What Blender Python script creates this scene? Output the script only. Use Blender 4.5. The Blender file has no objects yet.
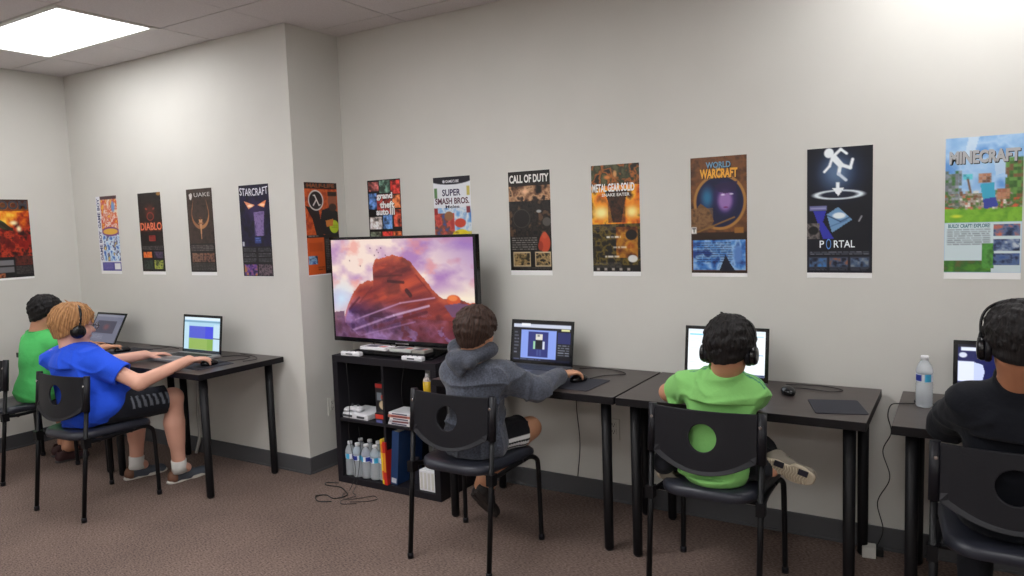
import bpy, math, random
import numpy as np
from mathutils import Vector, Matrix
random.seed(7)
SC = bpy.context.scene
COL = SC.collection
PI = math.pi

# ------------------------------------------------------------------ room numbers (metres)
D, DL, XJ, XL, ZC = 3.573, 3.147, -3.441, -5.875, 2.736
XR, YF = 3.3, -3.2
TOP = 0.734                      # table height
SEAT = 0.46

# ------------------------------------------------------------------ colour + materials
def s2l(c):
    c = np.asarray(c, dtype=float)
    return np.where(c <= 0.04045, c / 12.92, ((np.clip(c, 0, None) + 0.055) / 1.055) ** 2.4)
def rgb(r, g, b): return tuple(float(v) for v in s2l((r / 255., g / 255., b / 255.)))
MATS = {}
def mat(name, col=(.5, .5, .5), rough=.5, metal=0., bump=0., bscale=200., bdist=.002, mix=None, mscale=40., emit=None, estr=0.,
        trans=0., ior=1.45, spec=.5, vcol=False, vemit=0., alpha=1., coat=0., sheen=0., stretch=None, detail=4.):
    if name in MATS: return MATS[name]
    m = bpy.data.materials.new(name); m.use_nodes = True
    nt = m.node_tree; N = nt.nodes; L = nt.links
    b = N['Principled BSDF']
    b.inputs['Base Color'].default_value = (*col, 1)
    b.inputs['Roughness'].default_value = rough
    b.inputs['Metallic'].default_value = metal
    b.inputs['IOR'].default_value = ior
    b.inputs['Specular IOR Level'].default_value = spec
    b.inputs['Transmission Weight'].default_value = trans
    b.inputs['Alpha'].default_value = alpha
    b.inputs['Coat Weight'].default_value = coat
    b.inputs['Sheen Weight'].default_value = sheen
    tc = N.new('ShaderNodeTexCoord')
    vec = tc.outputs['Object']
    if stretch:
        mp = N.new('ShaderNodeMapping'); mp.inputs['Scale'].default_value = stretch
        L.new(vec, mp.inputs['Vector']); vec = mp.outputs['Vector']
    src = None
    if vcol:
        a = N.new('ShaderNodeAttribute'); a.attribute_name = 'Col'; src = a.outputs['Color']
        L.new(src, b.inputs['Base Color'])
        if vemit:
            L.new(src, b.inputs['Emission Color']); b.inputs['Emission Strength'].default_value = vemit
            b.inputs['Base Color'].default_value = (.01, .01, .01, 1)
            for l in list(b.inputs['Base Color'].links): L.remove(l)
    if mix is not None:
        n = N.new('ShaderNodeTexNoise'); n.inputs['Scale'].default_value = mscale; n.inputs['Detail'].default_value = detail
        L.new(vec, n.inputs['Vector'])
        r = N.new('ShaderNodeValToRGB'); r.color_ramp.elements[0].position = .35; r.color_ramp.elements[1].position = .65
        L.new(n.outputs['Fac'], r.inputs['Fac'])
        r.color_ramp.elements[0].color = (*col, 1); r.color_ramp.elements[1].color = (*mix, 1)
        if vcol:
            r.color_ramp.elements[0].color = (.7, .7, .7, 1); r.color_ramp.elements[1].color = (1.35, 1.35, 1.35, 1)
            mx = N.new('ShaderNodeMix'); mx.data_type = 'RGBA'; mx.blend_type = 'MULTIPLY'; mx.inputs['Factor'].default_value = 1
            L.new(src, mx.inputs['A']); L.new(r.outputs['Color'], mx.inputs['B']); L.new(mx.outputs['Result'], b.inputs['Base Color'])
        else:
            L.new(r.outputs['Color'], b.inputs['Base Color'])
    if bump:
        n2 = N.new('ShaderNodeTexNoise'); n2.inputs['Scale'].default_value = bscale; n2.inputs['Detail'].default_value = 5
        L.new(vec, n2.inputs['Vector'])
        bp = N.new('ShaderNodeBump'); bp.inputs['Strength'].default_value = bump; bp.inputs['Distance'].default_value = bdist
        L.new(n2.outputs['Fac'], bp.inputs['Height']); L.new(bp.outputs['Normal'], b.inputs['Normal'])
    if emit:
        b.inputs['Emission Color'].default_value = (*emit, 1); b.inputs['Emission Strength'].default_value = estr
    MATS[name] = m
    return m

WALLC = rgb(207, 205, 199)
M_wall = mat('painted_wall', WALLC, .75, bump=.12, bscale=260, mix=tuple(v * 1.03 for v in WALLC), mscale=3)
M_base = mat('rubber_baseboard', rgb(80, 80, 83), .55, bump=.1, bscale=80)
M_tile = mat('ceiling_tile', rgb(222, 217, 217), .95, bump=.5, bscale=220, bdist=.003, mix=rgb(208, 203, 203), mscale=160)
M_grid = mat('ceiling_grid_metal', rgb(176, 172, 168), .5)
M_void = mat('ceiling_gap', rgb(70, 66, 64), .9)
M_black = mat('black_plastic', rgb(20, 20, 26), .45, spec=.35, bump=.15, bscale=500, bdist=.0005)
M_seat = mat('black_vinyl', rgb(44, 46, 55), .34, bump=.25, bscale=350, bdist=.0006)
M_tube = mat('black_steel_tube', rgb(13, 13, 16), .42, spec=.3)
M_top = mat('black_brown_laminate', rgb(68, 59, 57), .36, bump=.15, bscale=60, bdist=.0006, stretch=(1, 14, 14), mix=rgb(58, 50, 48), mscale=9)
M_edge_shade = mat('black_brown_edge_shade', rgb(20, 18, 21), .5, spec=.3)  # blacker copy of the laminate; the edge's shading is painted in
M_shelf = mat('black_shelf_foil', rgb(27, 25, 31), .5, spec=.35, bump=.2, bscale=60, bdist=.0005, stretch=(1, 1, 12))
M_leg = mat('black_table_leg', rgb(14, 13, 16), .48, spec=.3)
M_white = mat('white_plastic', rgb(222, 222, 226), .4)
M_plate = mat('ivory_outlet', rgb(205, 203, 196), .4)
M_dark = mat('dark_slot', rgb(12, 12, 12), .6)
M_chrome = mat('steel_screw', rgb(190, 190, 190), .25, metal=1.)
M_silver = mat('silver_laptop_deck', rgb(150, 148, 150), .38, metal=.3)
M_greydeck = mat('dark_grey_laptop_deck', rgb(70, 72, 78), .45)
M_bezel = mat('glossy_black_bezel', rgb(14, 14, 17), .18)
M_key = mat('black_keys', rgb(24, 24, 27), .55)
M_keyg = mat('grey_keys', rgb(58, 62, 70), .5)
M_pad = mat('dark_mouse_pad', rgb(42, 43, 52), .75, bump=.3, bscale=900, bdist=.0004)
M_cable = mat('black_cable', rgb(20, 19, 20), .5)
M_wcable = mat('white_cable', rgb(170, 168, 162), .5)
M_print = mat('printed_paper', vcol=True, rough=.34)
M_vmat = mat('coloured_cardboard', vcol=True, rough=.45)
M_screen = mat('lit_screen', vcol=True, rough=.15, vemit=2.2)
M_pale = mat('white_enamel', rgb(215, 213, 208), .4)
M_lamp = mat('troffer_diffuser', (1, 1, 1), .5, emit=(.985, .99, 1.0), estr=11.5)
M_lamp_dim = mat('troffer_diffuser_dimmed', (1, 1, 1), .5, emit=(.985, .99, 1.0), estr=7.6)  # emission lowered so the wall beside these lamps stays less bright
M_skin = mat('skin', vcol=True, rough=.5, bump=.08, bscale=300, bdist=.0006)
M_cloth = mat('cotton_jersey', vcol=True, rough=.85, spec=.3, bump=.5, bscale=34, bdist=.007, sheen=.05)
M_heather = mat('heather_fleece', vcol=True, rough=.95, mix=(1, 1, 1), mscale=120, bump=.5, bscale=40, bdist=.006, sheen=.2)
M_hair = mat('hair', vcol=True, rough=.58, spec=.3, bump=.6, bscale=260, bdist=.003, stretch=(1, 1, .2))
M_shoe = mat('shoe_knit', vcol=True, rough=.7, bump=.4, bscale=300, bdist=.001)
M_clear = mat('clear_water_bottle', (.90, .95, 1.), .08, trans=.68, ior=1.25)
M_eye = mat('eye_white', rgb(225, 222, 216), .2)
M_iris = mat('dark_iris', rgb(40, 26, 18), .2)
M_lip = mat('lip', rgb(176, 104, 92), .5)
M_lens = mat('eyeglass_lens', (.9, .93, .95), .05, alpha=.12)

def carpet():
    m = bpy.data.materials.new('brown_carpet'); m.use_nodes = True
    nt = m.node_tree; N = nt.nodes; L = nt.links; b = N['Principled BSDF']
    tc = N.new('ShaderNodeTexCoord')
    def noise(scale, detail, st=(1, 1, 1), rot=0):
        mp = N.new('ShaderNodeMapping'); mp.inputs['Scale'].default_value = st; mp.inputs['Rotation'].default_value = (0, 0, rot)
        L.new(tc.outputs['Object'], mp.inputs['Vector'])
        n = N.new('ShaderNodeTexNoise'); n.inputs['Scale'].default_value = scale; n.inputs['Detail'].default_value = detail
        L.new(mp.outputs['Vector'], n.inputs['Vector']); return n
    a = noise(75, 3, (1, 2.2, 1), .6); c = noise(2.2, 4); d = noise(380, 2)
    r = N.new('ShaderNodeValToRGB'); e = r.color_ramp.elements
    e[0].position = .3; e[0].color = (*rgb(88, 74, 68), 1); e[1].position = .7; e[1].color = (*rgb(150, 130, 121), 1)
    L.new(a.outputs['Fac'], r.inputs['Fac'])
    r2 = N.new('ShaderNodeValToRGB'); e = r2.color_ramp.elements
    e[0].position = .3; e[0].color = (.86, .86, .86, 1); e[1].position = .7; e[1].color = (1.08, 1.07, 1.06, 1)
    L.new(c.outputs['Fac'], r2.inputs['Fac'])
    mx = N.new('ShaderNodeMix'); mx.data_type = 'RGBA'; mx.blend_type = 'MULTIPLY'; mx.inputs['Factor'].default_value = 1
    L.new(r.outputs['Color'], mx.inputs['A']); L.new(r2.outputs['Color'], mx.inputs['B'])
    L.new(mx.outputs['Result'], b.inputs['Base Color'])
    b.inputs['Roughness'].default_value = 1; b.inputs['Specular IOR Level'].default_value = .1
    bp = N.new('ShaderNodeBump'); bp.inputs['Strength'].default_value = .7; bp.inputs['Distance'].default_value = .006
    ad = N.new('ShaderNodeMath'); ad.operation = 'ADD'
    L.new(a.outputs['Fac'], ad.inputs[0]); L.new(d.outputs['Fac'], ad.inputs[1])
    L.new(ad.outputs[0], bp.inputs['Height']); L.new(bp.outputs['Normal'], b.inputs['Normal'])
    return m
M_carpet = carpet()

# ------------------------------------------------------------------ mesh builder
def unit(v):
    v = np.asarray(v, float); return v / np.linalg.norm(v)
class MB:
    def __init__(s): s.v = []; s.f = []; s.m = []; s.c = []; s.col = None; s.mi = 0; s.sm = []
    def add(s, vs, fs, mi=None, col=None, smooth=False):
        o = len(s.v); s.v.extend([tuple(map(float, p)) for p in vs])
        s.f.extend([tuple(i + o for i in f) for f in fs])
        s.m.extend([s.mi if mi is None else mi] * len(fs)); s.sm.extend([smooth] * len(fs))
        c = col if col is not None else (s.col or (.5, .5, .5)); s.c.extend([c] * len(vs) if not hasattr(c[0], '__len__') else c)
    def box(s, lo, hi, mi=None, col=None, R=None, T=None):
        x0, y0, z0 = lo; x1, y1, z1 = hi
        v = [(x0, y0, z0), (x1, y0, z0), (x1, y1, z0), (x0, y1, z0), (x0, y0, z1), (x1, y0, z1), (x1, y1, z1), (x0, y1, z1)]
        if R is not None: v = [tuple(R @ np.array(p)) for p in v]
        if T is not None: v = [tuple(np.array(p) + np.array(T)) for p in v]
        s.add(v, [(0, 3, 2, 1), (4, 5, 6, 7), (0, 1, 5, 4), (1, 2, 6, 5), (2, 3, 7, 6), (3, 0, 4, 7)], mi, col)
    def tube(s, pts, r, n=10, mi=None, col=None, closed=False, flat=1.):
        pts = [np.array(p, float) for p in pts]; k = len(pts)
        rs = r if hasattr(r, '__len__') else [r] * k
        t0 = unit(pts[1] - pts[0]); a = np.array([0, 0, 1.]) if abs(t0[2]) < .9 else np.array([1., 0, 0])
        u = unit(np.cross(t0, a)); vs = []
        for i in range(k):
            t = unit(pts[(i + 1) % k] - pts[i - 1]) if (closed or 0 < i < k - 1) else (unit(pts[1] - pts[0]) if i == 0 else unit(pts[-1] - pts[-2]))
            u = unit(u - t * np.dot(u, t)); w = np.cross(t, u)
            for j in range(n):
                th = 2 * PI * j / n; vs.append(pts[i] + rs[i] * (u * math.cos(th) + flat * w * math.sin(th)))
        fs = []
        for i in range(k if closed else k - 1):
            for j in range(n):
                a0 = i * n + j; a1 = i * n + (j + 1) % n; b0 = ((i + 1) % k) * n + j; b1 = ((i + 1) % k) * n + (j + 1) % n
                fs.append((a0, a1, b1, b0))
        s.add(vs, fs, mi, col, True)
        if not closed:
            o = len(s.v) - len(vs)
            s.f.append(tuple(o + j for j in reversed(range(n)))); s.f.append(tuple(o + (k - 1) * n + j for j in range(n)))
            s.m.extend([s.mi if mi is None else mi] * 2); s.sm.extend([False] * 2)
    def cyl(s, p, q, r0, r1=None, n=20, mi=None, col=None): s.tube([p, q], [r0, r0 if r1 is None else r1], n, mi, col)
    def lathe(s, prof, c=(0, 0, 0), n=24, mi=None, col=None, R=None):
        vs = []; k = len(prof)
        for r, z in prof:
            for j in range(n):
                th = 2 * PI * j / n; p = np.array([r * math.cos(th), r * math.sin(th), z])
                if R is not None: p = R @ p
                vs.append(p + np.array(c))
        fs = [(i * n + j, i * n + (j + 1) % n, (i + 1) * n + (j + 1) % n, (i + 1) * n + j) for i in range(k - 1) for j in range(n)]
        s.add(vs, fs, mi, col, True)
        o = len(s.v) - len(vs)
        s.f.append(tuple(o + j for j in reversed(range(n)))); s.f.append(tuple(o + (k - 1) * n + j for j in range(n)))
        s.m.extend([s.mi if mi is None else mi] * 2); s.sm.extend([False] * 2)
    def prism(s, poly, z0, z1, mi=None, col=None, R=None, T=None):
        n = len(poly); v = [(x, y, z0) for x, y in poly] + [(x, y, z1) for x, y in poly]
        if R is not None: v = [tuple(R @ np.array(p)) for p in v]
        if T is not None: v = [tuple(np.array(p) + np.array(T)) for p in v]
        s.add(v, [tuple(reversed(range(n))), tuple(range(n, 2 * n))] + [(i, (i + 1) % n, n + (i + 1) % n, n + i) for i in range(n)], mi, col)
    def ell(s, c, r, n=20, m=12, mi=None, col=None, R=None, zcut=-1.):
        vs = []
        for i in range(m + 1):
            ph = -PI / 2 + PI * i / m; z = max(math.sin(ph), zcut); rr = math.cos(ph)
            for j in range(n):
                th = 2 * PI * j / n; p = np.array([r[0] * rr * math.cos(th), r[1] * rr * math.sin(th), r[2] * z])
                if R is not None: p = R @ p
                vs.append(p + np.array(c))
        fs = [(i * n + j, i * n + (j + 1) % n, (i + 1) * n + (j + 1) % n, (i + 1) * n + j) for i in range(m) for j in range(n)]
        s.add(vs, fs, mi, col, True)
    def build(s, name, mats, parent=None, bevel=0., seg=2, loc=None):
        me = bpy.data.meshes.new(name)
        me.from_pydata(s.v, [], s.f)
        mats = mats if isinstance(mats, (list, tuple)) else [mats]
        for m in mats: me.materials.append(m)
        me.polygons.foreach_set('material_index', s.m)
        me.polygons.foreach_set('use_smooth', s.sm)
        a = me.color_attributes.new('Col', 'FLOAT_COLOR', 'POINT')
        c = np.ones((len(s.v), 4), np.float32); c[:, :3] = np.array(s.c, np.float32)
        a.data.foreach_set('color', c.ravel())
        me.validate(); me.update()
        o = bpy.data.objects.new(name, me); COL.objects.link(o)
        if loc is not None: o.location = loc
        if parent: o.parent = parent
        if bevel:
            b = o.modifiers.new('bevel', 'BEVEL'); b.width = bevel; b.segments = seg; b.limit_method = 'ANGLE'; b.angle_limit = .6
        return o
def Rz(a): c, s = math.cos(a), math.sin(a); return np.array([[c, -s, 0], [s, c, 0], [0, 0, 1.]])
def Rx(a): c, s = math.cos(a), math.sin(a); return np.array([[1., 0, 0], [0, c, -s], [0, s, c]])
def Ry(a): c, s = math.cos(a), math.sin(a); return np.array([[c, 0, s], [0, 1., 0], [-s, 0, c]])
def tag(o, label=None, cat=None, group=None, kind=None):
    if label: o['label'] = label
    if cat: o['category'] = cat
    if group: o['group'] = group
    if kind: o['kind'] = kind
    return o
def empty(name, loc=(0, 0, 0), rz=0., label=None, cat=None, group=None):
    o = bpy.data.objects.new(name, None); COL.objects.link(o); o.location = loc; o.rotation_euler = (0, 0, rz)
    o.empty_display_size = .1
    return tag(o, label, cat, group)
def copy_tree(o, parent=None):
    c = o.copy(); COL.objects.link(c)
    if parent: c.parent = parent
    for ch in list(o.children): copy_tree(ch, c)
    return c
def spline(pts, n=8):
    P = [np.array(p, float) for p in pts]; P = [2 * P[0] - P[1]] + P + [2 * P[-1] - P[-2]]; out = []
    for i in range(1, len(P) - 2):
        for j in range(n):
            t = j / n; a, b, c, d = P[i - 1], P[i], P[i + 1], P[i + 2]
            out.append(.5 * ((2 * b) + (c - a) * t + (2 * a - 5 * b + 4 * c - d) * t * t + (3 * b - a - 3 * c + d) * t ** 3))
    out.append(P[-2]); return out

# ------------------------------------------------------------------ canvas painting for prints and screens
def fbm(X, Y, seed=0, oct=4):
    out = np.zeros_like(X); amp = 1.; tot = 0
    for o in range(oct):
        r = np.random.RandomState(seed * 31 + o); G = r.rand(64, 64)
        xi = np.floor(X).astype(int); yi = np.floor(Y).astype(int); fx = X - xi; fy = Y - yi
        fx = fx * fx * (3 - 2 * fx); fy = fy * fy * (3 - 2 * fy)
        g = lambda a, b: G[a % 64, b % 64]
        out += amp * ((g(xi, yi) * (1 - fx) + g(xi + 1, yi) * fx) * (1 - fy) + (g(xi, yi + 1) * (1 - fx) + g(xi + 1, yi + 1) * fx) * fy)
        tot += amp; amp *= .5; X = X * 2.03; Y = Y * 2.03
    return out / tot
class Canvas:
    """u right 0..1, v down 0..asp"""
    def __init__(s, w, h, asp, bg=(0, 0, 0)):
        s.w, s.h, s.asp = w, h, asp
        s.U, s.V = np.meshgrid(np.linspace(0, 1, w), np.linspace(0, asp, h))
        s.I = np.zeros((h, w, 3)); s.I[:] = np.array(bg) / 255.
        s.aa = .7 / w
    def mask(s, d): return np.clip(.5 - d / s.aa / 2, 0, 1)[..., None]
    def put(s, m, c, a=1.):
        m = m * a
        c = np.array(c, float) / 255. if not (isinstance(c, np.ndarray) and c.ndim == 3) else c
        s.I = s.I * (1 - m) + c * m
    def rect(s, x0, y0, x1, y1, c, a=1.):
        d = np.maximum(np.maximum(x0 - s.U, s.U - x1), np.maximum(y0 - s.V, s.V - y1)); s.put(s.mask(d), c, a)
    def ell(s, x, y, rx, ry, c, a=1., rot=0., soft=0., ring=0.):
        cu, su = math.cos(rot), math.sin(rot); X = (s.U - x) * cu + (s.V - y) * su; Y = -(s.U - x) * su + (s.V - y) * cu
        q = np.sqrt((X / rx) ** 2 + (Y / ry) ** 2)
        if soft: m = np.clip((1 - q) / soft, 0, 1)[..., None]; m = m * m * (3 - 2 * m)
        else:
            d = (q - 1) * min(rx, ry)
            if ring: d = np.abs(d) - ring
            m = s.mask(d)
        s.put(m, c, a)
    def line(s, x0, y0, x1, y1, w, c, a=1., w2=None):
        dx, dy = x1 - x0, y1 - y0; t = np.clip(((s.U - x0) * dx + (s.V - y0) * dy) / (dx * dx + dy * dy + 1e-12), 0, 1)
        d = np.hypot(s.U - x0 - t * dx, s.V - y0 - t * dy) - (w + ((w2 - w) * t if w2 is not None else 0)); s.put(s.mask(d), c, a)
    def poly(s, P, c, a=1.):
        ins = np.zeros(s.U.shape, bool); n = len(P)
        for i in range(n):
            x0, y0 = P[i]; x1, y1 = P[(i + 1) % n]
            if y0 == y1: continue
            ins ^= ((s.V >= min(y0, y1)) & (s.V < max(y0, y1)) & (s.U < x0 + (s.V - y0) * (x1 - x0) / (y1 - y0)))
        s.put(ins.astype(float)[..., None], c, a)
    def noise(s, x0, y0, x1, y1, cols, sc=8, seed=1, a=1., st=(1, 1), contrast=1.6, oct=4):
        f = fbm(s.U * sc * st[0] + 3, s.V * sc * st[1] + 5, seed, oct); f = np.clip((f - .5) * contrast + .5, 0, 1) * (len(cols) - 1)
        C = np.array(cols, float) / 255.; i = np.clip(f.astype(int), 0, len(cols) - 2); t = (f - i)[..., None]
        img = C[i] * (1 - t) + C[i + 1] * t
        m = ((s.U >= x0) & (s.U <= x1) & (s.V >= y0) & (s.V <= y1)).astype(float)[..., None]; s.I = s.I * (1 - m * a) + img * m * a
    def blocks(s, x0, y0, x1, y1, cols, cell, seed=1, a=1., keep=1.):
        r = random.Random(seed); y = y0
        while y < y1 - 1e-6:
            x = x0
            while x < x1 - 1e-6:
                if r.random() < keep: s.rect(x, y, min(x + cell, x1), min(y + cell, y1), r.choice(cols), a)
                x += cell
            y += cell
    def vgrad(s, y0, y1, c0, c1, x0=0., x1=1., a=1.):
        t = np.clip((s.V - y0) / (y1 - y0), 0, 1)[..., None]; img = (np.array(c0) * (1 - t) + np.array(c1) * t) / 255.
        m = ((s.U >= x0) & (s.U <= x1) & (s.V >= y0) & (s.V <= y1)).astype(float)[..., None]; s.I = s.I * (1 - m * a) + img * m * a
    def lines(s, x0, y0, x1, y1, n, c, seed=0, a=.8, frac=.45):
        r = random.Random(seed); st = (y1 - y0) / n
        for i in range(n):
            x = x0
            while x < x1 - .02:
                w = min(r.uniform(.03, .14), x1 - x); s.rect(x, y0 + i * st, x + w, y0 + i * st + st * frac, c, a * r.uniform(.6, 1)); x += w + .018
            
    def photo(s, x0, y0, x1, y1, cols, seed, border=None, sc=14):
        if border: s.rect(x0 - .012, y0 - .012, x1 + .012, y1 + .012, border)
        s.noise(x0, y0, x1, y1, cols, sc, seed, st=(1, 1.2), contrast=2.2)
    def sheet(s, mb, O, R, Dn, w, z, N):
        """lay the painting as a fine grid: O top-left, R right, Dn down (unit), w width"""
        O = np.array(O); P = O + s.U[..., None] * w * R + s.V[..., None] * w * Dn + z * N
        idx = np.arange(s.w * s.h).reshape(s.h, s.w)
        f = np.stack([idx[:-1, :-1], idx[1:, :-1], idx[1:, 1:], idx[:-1, 1:]], -1).reshape(-1, 4)
        mb.add(P.reshape(-1, 3).tolist(), f.tolist(), col=[tuple(c) for c in s2l(np.clip(s.I, 0, 1)).reshape(-1, 3)])
TXT = {}
def text2d(s, bold=0.):
    k = (s, bold)
    if k in TXT: return TXT[k]
    cu = bpy.data.curves.new('t', 'FONT'); cu.body = s; cu.fill_mode = 'FRONT'; cu.resolution_u = 3; cu.offset = bold; cu.size = 1
    o = bpy.data.objects.new('t', cu); COL.objects.link(o)
    me = o.to_mesh(); v = [tuple(p.co)[:2] for p in me.vertices]; f = [tuple(p.vertices) for p in me.polygons]
    o.to_mesh_clear(); bpy.data.objects.remove(o); bpy.data.curves.remove(cu)
    TXT[k] = (np.array(v), f); return TXT[k]
def put_text(mb, s, O, R, Dn, w, box, col, z, N, bold=.02, rot=0, shear=0., arch=0.):
    """fit text in box (u0,v0,u1,v1) in poster units (width=1)"""
    v, f = text2d(s, bold); lo = v.min(0); hi = v.max(0); q = (v - lo) / (hi - lo)
    if rot: q = np.stack([1 - q[:, 1], q[:, 0]], 1)
    u0, v0, u1, v1 = box; U = u0 + q[:, 0] * (u1 - u0) + shear * (q[:, 1] - .5); V = v1 - q[:, 1] * (v1 - v0)
    if arch: V = V + arch * (2 * (U - (u0 + u1) / 2) / (u1 - u0)) ** 2
    P = np.array(O) + U[:, None] * w * R + V[:, None] * w * Dn + z * N
    mb.add(P.tolist(), f, col=tuple(s2l(np.array(col) / 255.)))

# ------------------------------------------------------------------ implicit surfaces for bodies and cloth
class Field:
    def __init__(s, lo, hi, h):
        s.lo = np.array(lo, float); s.h = h; n = np.ceil((np.array(hi) - s.lo) / h).astype(int) + 1; s.n = n
        s.x = [(s.lo[i] + h * np.arange(n[i])).astype(np.float32) for i in range(3)]
    def new(s, v=.12): return np.full(tuple(s.n), v, np.float32)
    def _blk(s, lo, hi, m):
        a = np.clip(np.floor((np.minimum(lo, hi) - m - s.lo) / s.h).astype(int), 0, s.n); b = np.clip(np.ceil((np.maximum(lo, hi) + m - s.lo) / s.h).astype(int) + 1, 0, s.n)
        if (b <= a).any(): return None
        sl = tuple(slice(a[i], b[i]) for i in range(3))
        return sl, s.x[0][sl[0]][:, None, None], s.x[1][sl[1]][None, :, None], s.x[2][sl[2]][None, None, :]
    def _u(s, A, sl, d, k):
        B = A[sl]
        if k <= 0: A[sl] = np.minimum(B, d); return
        h = np.clip(.5 + .5 * (B - d) / k, 0, 1); A[sl] = B * (1 - h) + d * h - k * h * (1 - h)
    def cone(s, A, a, b, ra, rb, k=.015, flat=None, m=.06, sub=False):
        a = np.array(a, float); b = np.array(b, float); q = s._blk(a, b, max(ra, rb) + m)
        if q is None: return
        sl, X, Y, Z = q; ab = b - a; L2 = float(ab @ ab) + 1e-12
        px, py, pz = X - a[0], Y - a[1], Z - a[2]
        t = np.clip((px * ab[0] + py * ab[1] + pz * ab[2]) / L2, 0, 1)
        px, py, pz = px - t * ab[0], py - t * ab[1], pz - t * ab[2]
        q2 = px * px + py * py + pz * pz
        if flat is not None:
            n, sf = flat; n = unit(n); c = px * n[0] + py * n[1] + pz * n[2]; q2 = q2 + c * c * (1 / sf ** 2 - 1)
        d = np.sqrt(np.maximum(q2, 0)) - (ra + (rb - ra) * t)
        if sub: A[sl] = np.maximum(A[sl], -d)
        else: s._u(A, sl, d, k)
    def ell(s, A, c, ax, r, k=.015, m=.06, sub=False):
        c = np.array(c, float); R = max(r); q = s._blk(c, c, R + m)
        if q is None: return
        sl, X, Y, Z = q; px, py, pz = X - c[0], Y - c[1], Z - c[2]; s1 = 0; s2 = 0
        for i in range(3):
            w = px * ax[i][0] + py * ax[i][1] + pz * ax[i][2]; s1 = s1 + (w / r[i]) ** 2; s2 = s2 + (w / r[i] ** 2) ** 2
        k0 = np.sqrt(s1); d = k0 * (k0 - 1) / np.maximum(np.sqrt(s2), 1e-6)
        if sub: A[sl] = np.maximum(A[sl], -d)
        else: s._u(A, sl, d, k)
    def plane(s, p, n):
        n = unit(n); return ((s.x[0] - p[0]) * n[0])[:, None, None] + ((s.x[1] - p[1]) * n[1])[None, :, None] + ((s.x[2] - p[2]) * n[2])[None, None, :]
    def ripple(s, seed=0, f=60., amp=.003):
        r = np.random.RandomState(seed); out = 0
        X = s.x[0][:, None, None]; Y = s.x[1][None, :, None]; Z = s.x[2][None, None, :]
        w = np.sin(X * 17 + Z * 11 + seed) + np.sin(Y * 13 - Z * 19 + 2 * seed)
        for i in range(3):
            d = unit(r.randn(3)) * f * (.55 + .5 * i / 2); out = out + np.sin(X * d[0] + Y * d[1] + Z * d[2] + 1.6 * w + i * 2.)
        return (out * amp / 2).astype(np.float32)
    def crease(s, seed=0, f=26., amp=.006, up=(0, 0, 1)):
        r = np.random.RandomState(seed + 50); out = 0
        X = s.x[0][:, None, None]; Y = s.x[1][None, :, None]; Z = s.x[2][None, None, :]
        for i in range(3):
            d = unit(r.randn(3) * np.array([.8, .8, 1.2])) * f * (.7 + .35 * i); e = r.randn(3) * 9
            w = 1.3 * np.sin(X * e[0] + Y * e[1] + Z * e[2] + i); g = np.clip(np.sin(X * e[1] * 1.3 - Y * e[2] + Z * e[0] * 1.1 + 2 * i) + .3, 0, 1)
            out = out + (1 - np.abs(np.sin(X * d[0] + Y * d[1] + Z * d[2] + w))) ** 3 * g
        return (-out * amp).astype(np.float32)
    def mesh(s, F):
        S = F < 0; n = s.n
        cnt = np.zeros(tuple(n - 1), np.int8)
        for a in (0, 1):
            for b in (0, 1):
                for c in (0, 1): cnt += S[a:n[0] - 1 + a, b:n[1] - 1 + b, c:n[2] - 1 + c]
        act = (cnt > 0) & (cnt < 8); I, J, K = np.nonzero(act); nv = len(I)
        idx = np.full(act.shape, -1, np.int64); idx[I, J, K] = np.arange(nv)
        acc = np.zeros((nv, 3)); num = np.zeros(nv)
        C = [(a, b, c) for a in (0, 1) for b in (0, 1) for c in (0, 1)]
        val = {c: F[I + c[0], J + c[1], K + c[2]].astype(float) for c in C}
        for c in C:
            for ax in range(3):
                if c[ax] == 0:
                    e = list(c); e[ax] = 1; e = tuple(e); va, vb = val[c], val[e]; cr = (va < 0) != (vb < 0)
                    t = np.where(cr, va / np.where(cr, va - vb, 1), 0); P = np.zeros((nv, 3)) + np.array(c); P[:, ax] += t
                    acc += P * cr[:, None]; num += cr
        V = s.lo + (np.stack([I, J, K], 1) + acc / num[:, None]) * s.h
        Q = []
        for ax in range(3):
            sl0 = [slice(1, -1)] * 3; sl1 = [slice(1, -1)] * 3; sl0[ax] = slice(0, -1); sl1[ax] = slice(1, None)
            a, b = S[tuple(sl0)], S[tuple(sl1)]; ch = np.nonzero(a != b); inside = a[ch]
            off = [1, 1, 1]; off[ax] = 0; G = [ch[i] + off[i] for i in range(3)]
            o1, o2 = [i for i in range(3) if i != ax]
            def cell(d1, d2):
                H = list(G); H[o1] = H[o1] - d1; H[o2] = H[o2] - d2; return idx[H[0], H[1], H[2]]
            q = np.stack([cell(1, 1), cell(0, 1), cell(0, 0), cell(1, 0)], 1)
            fl = inside if ax != 1 else ~inside
            q[~fl] = q[~fl][:, ::-1]; Q.append(q)
        Q = np.concatenate(Q); Q = Q[(Q >= 0).all(1)]
        return V, Q
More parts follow.
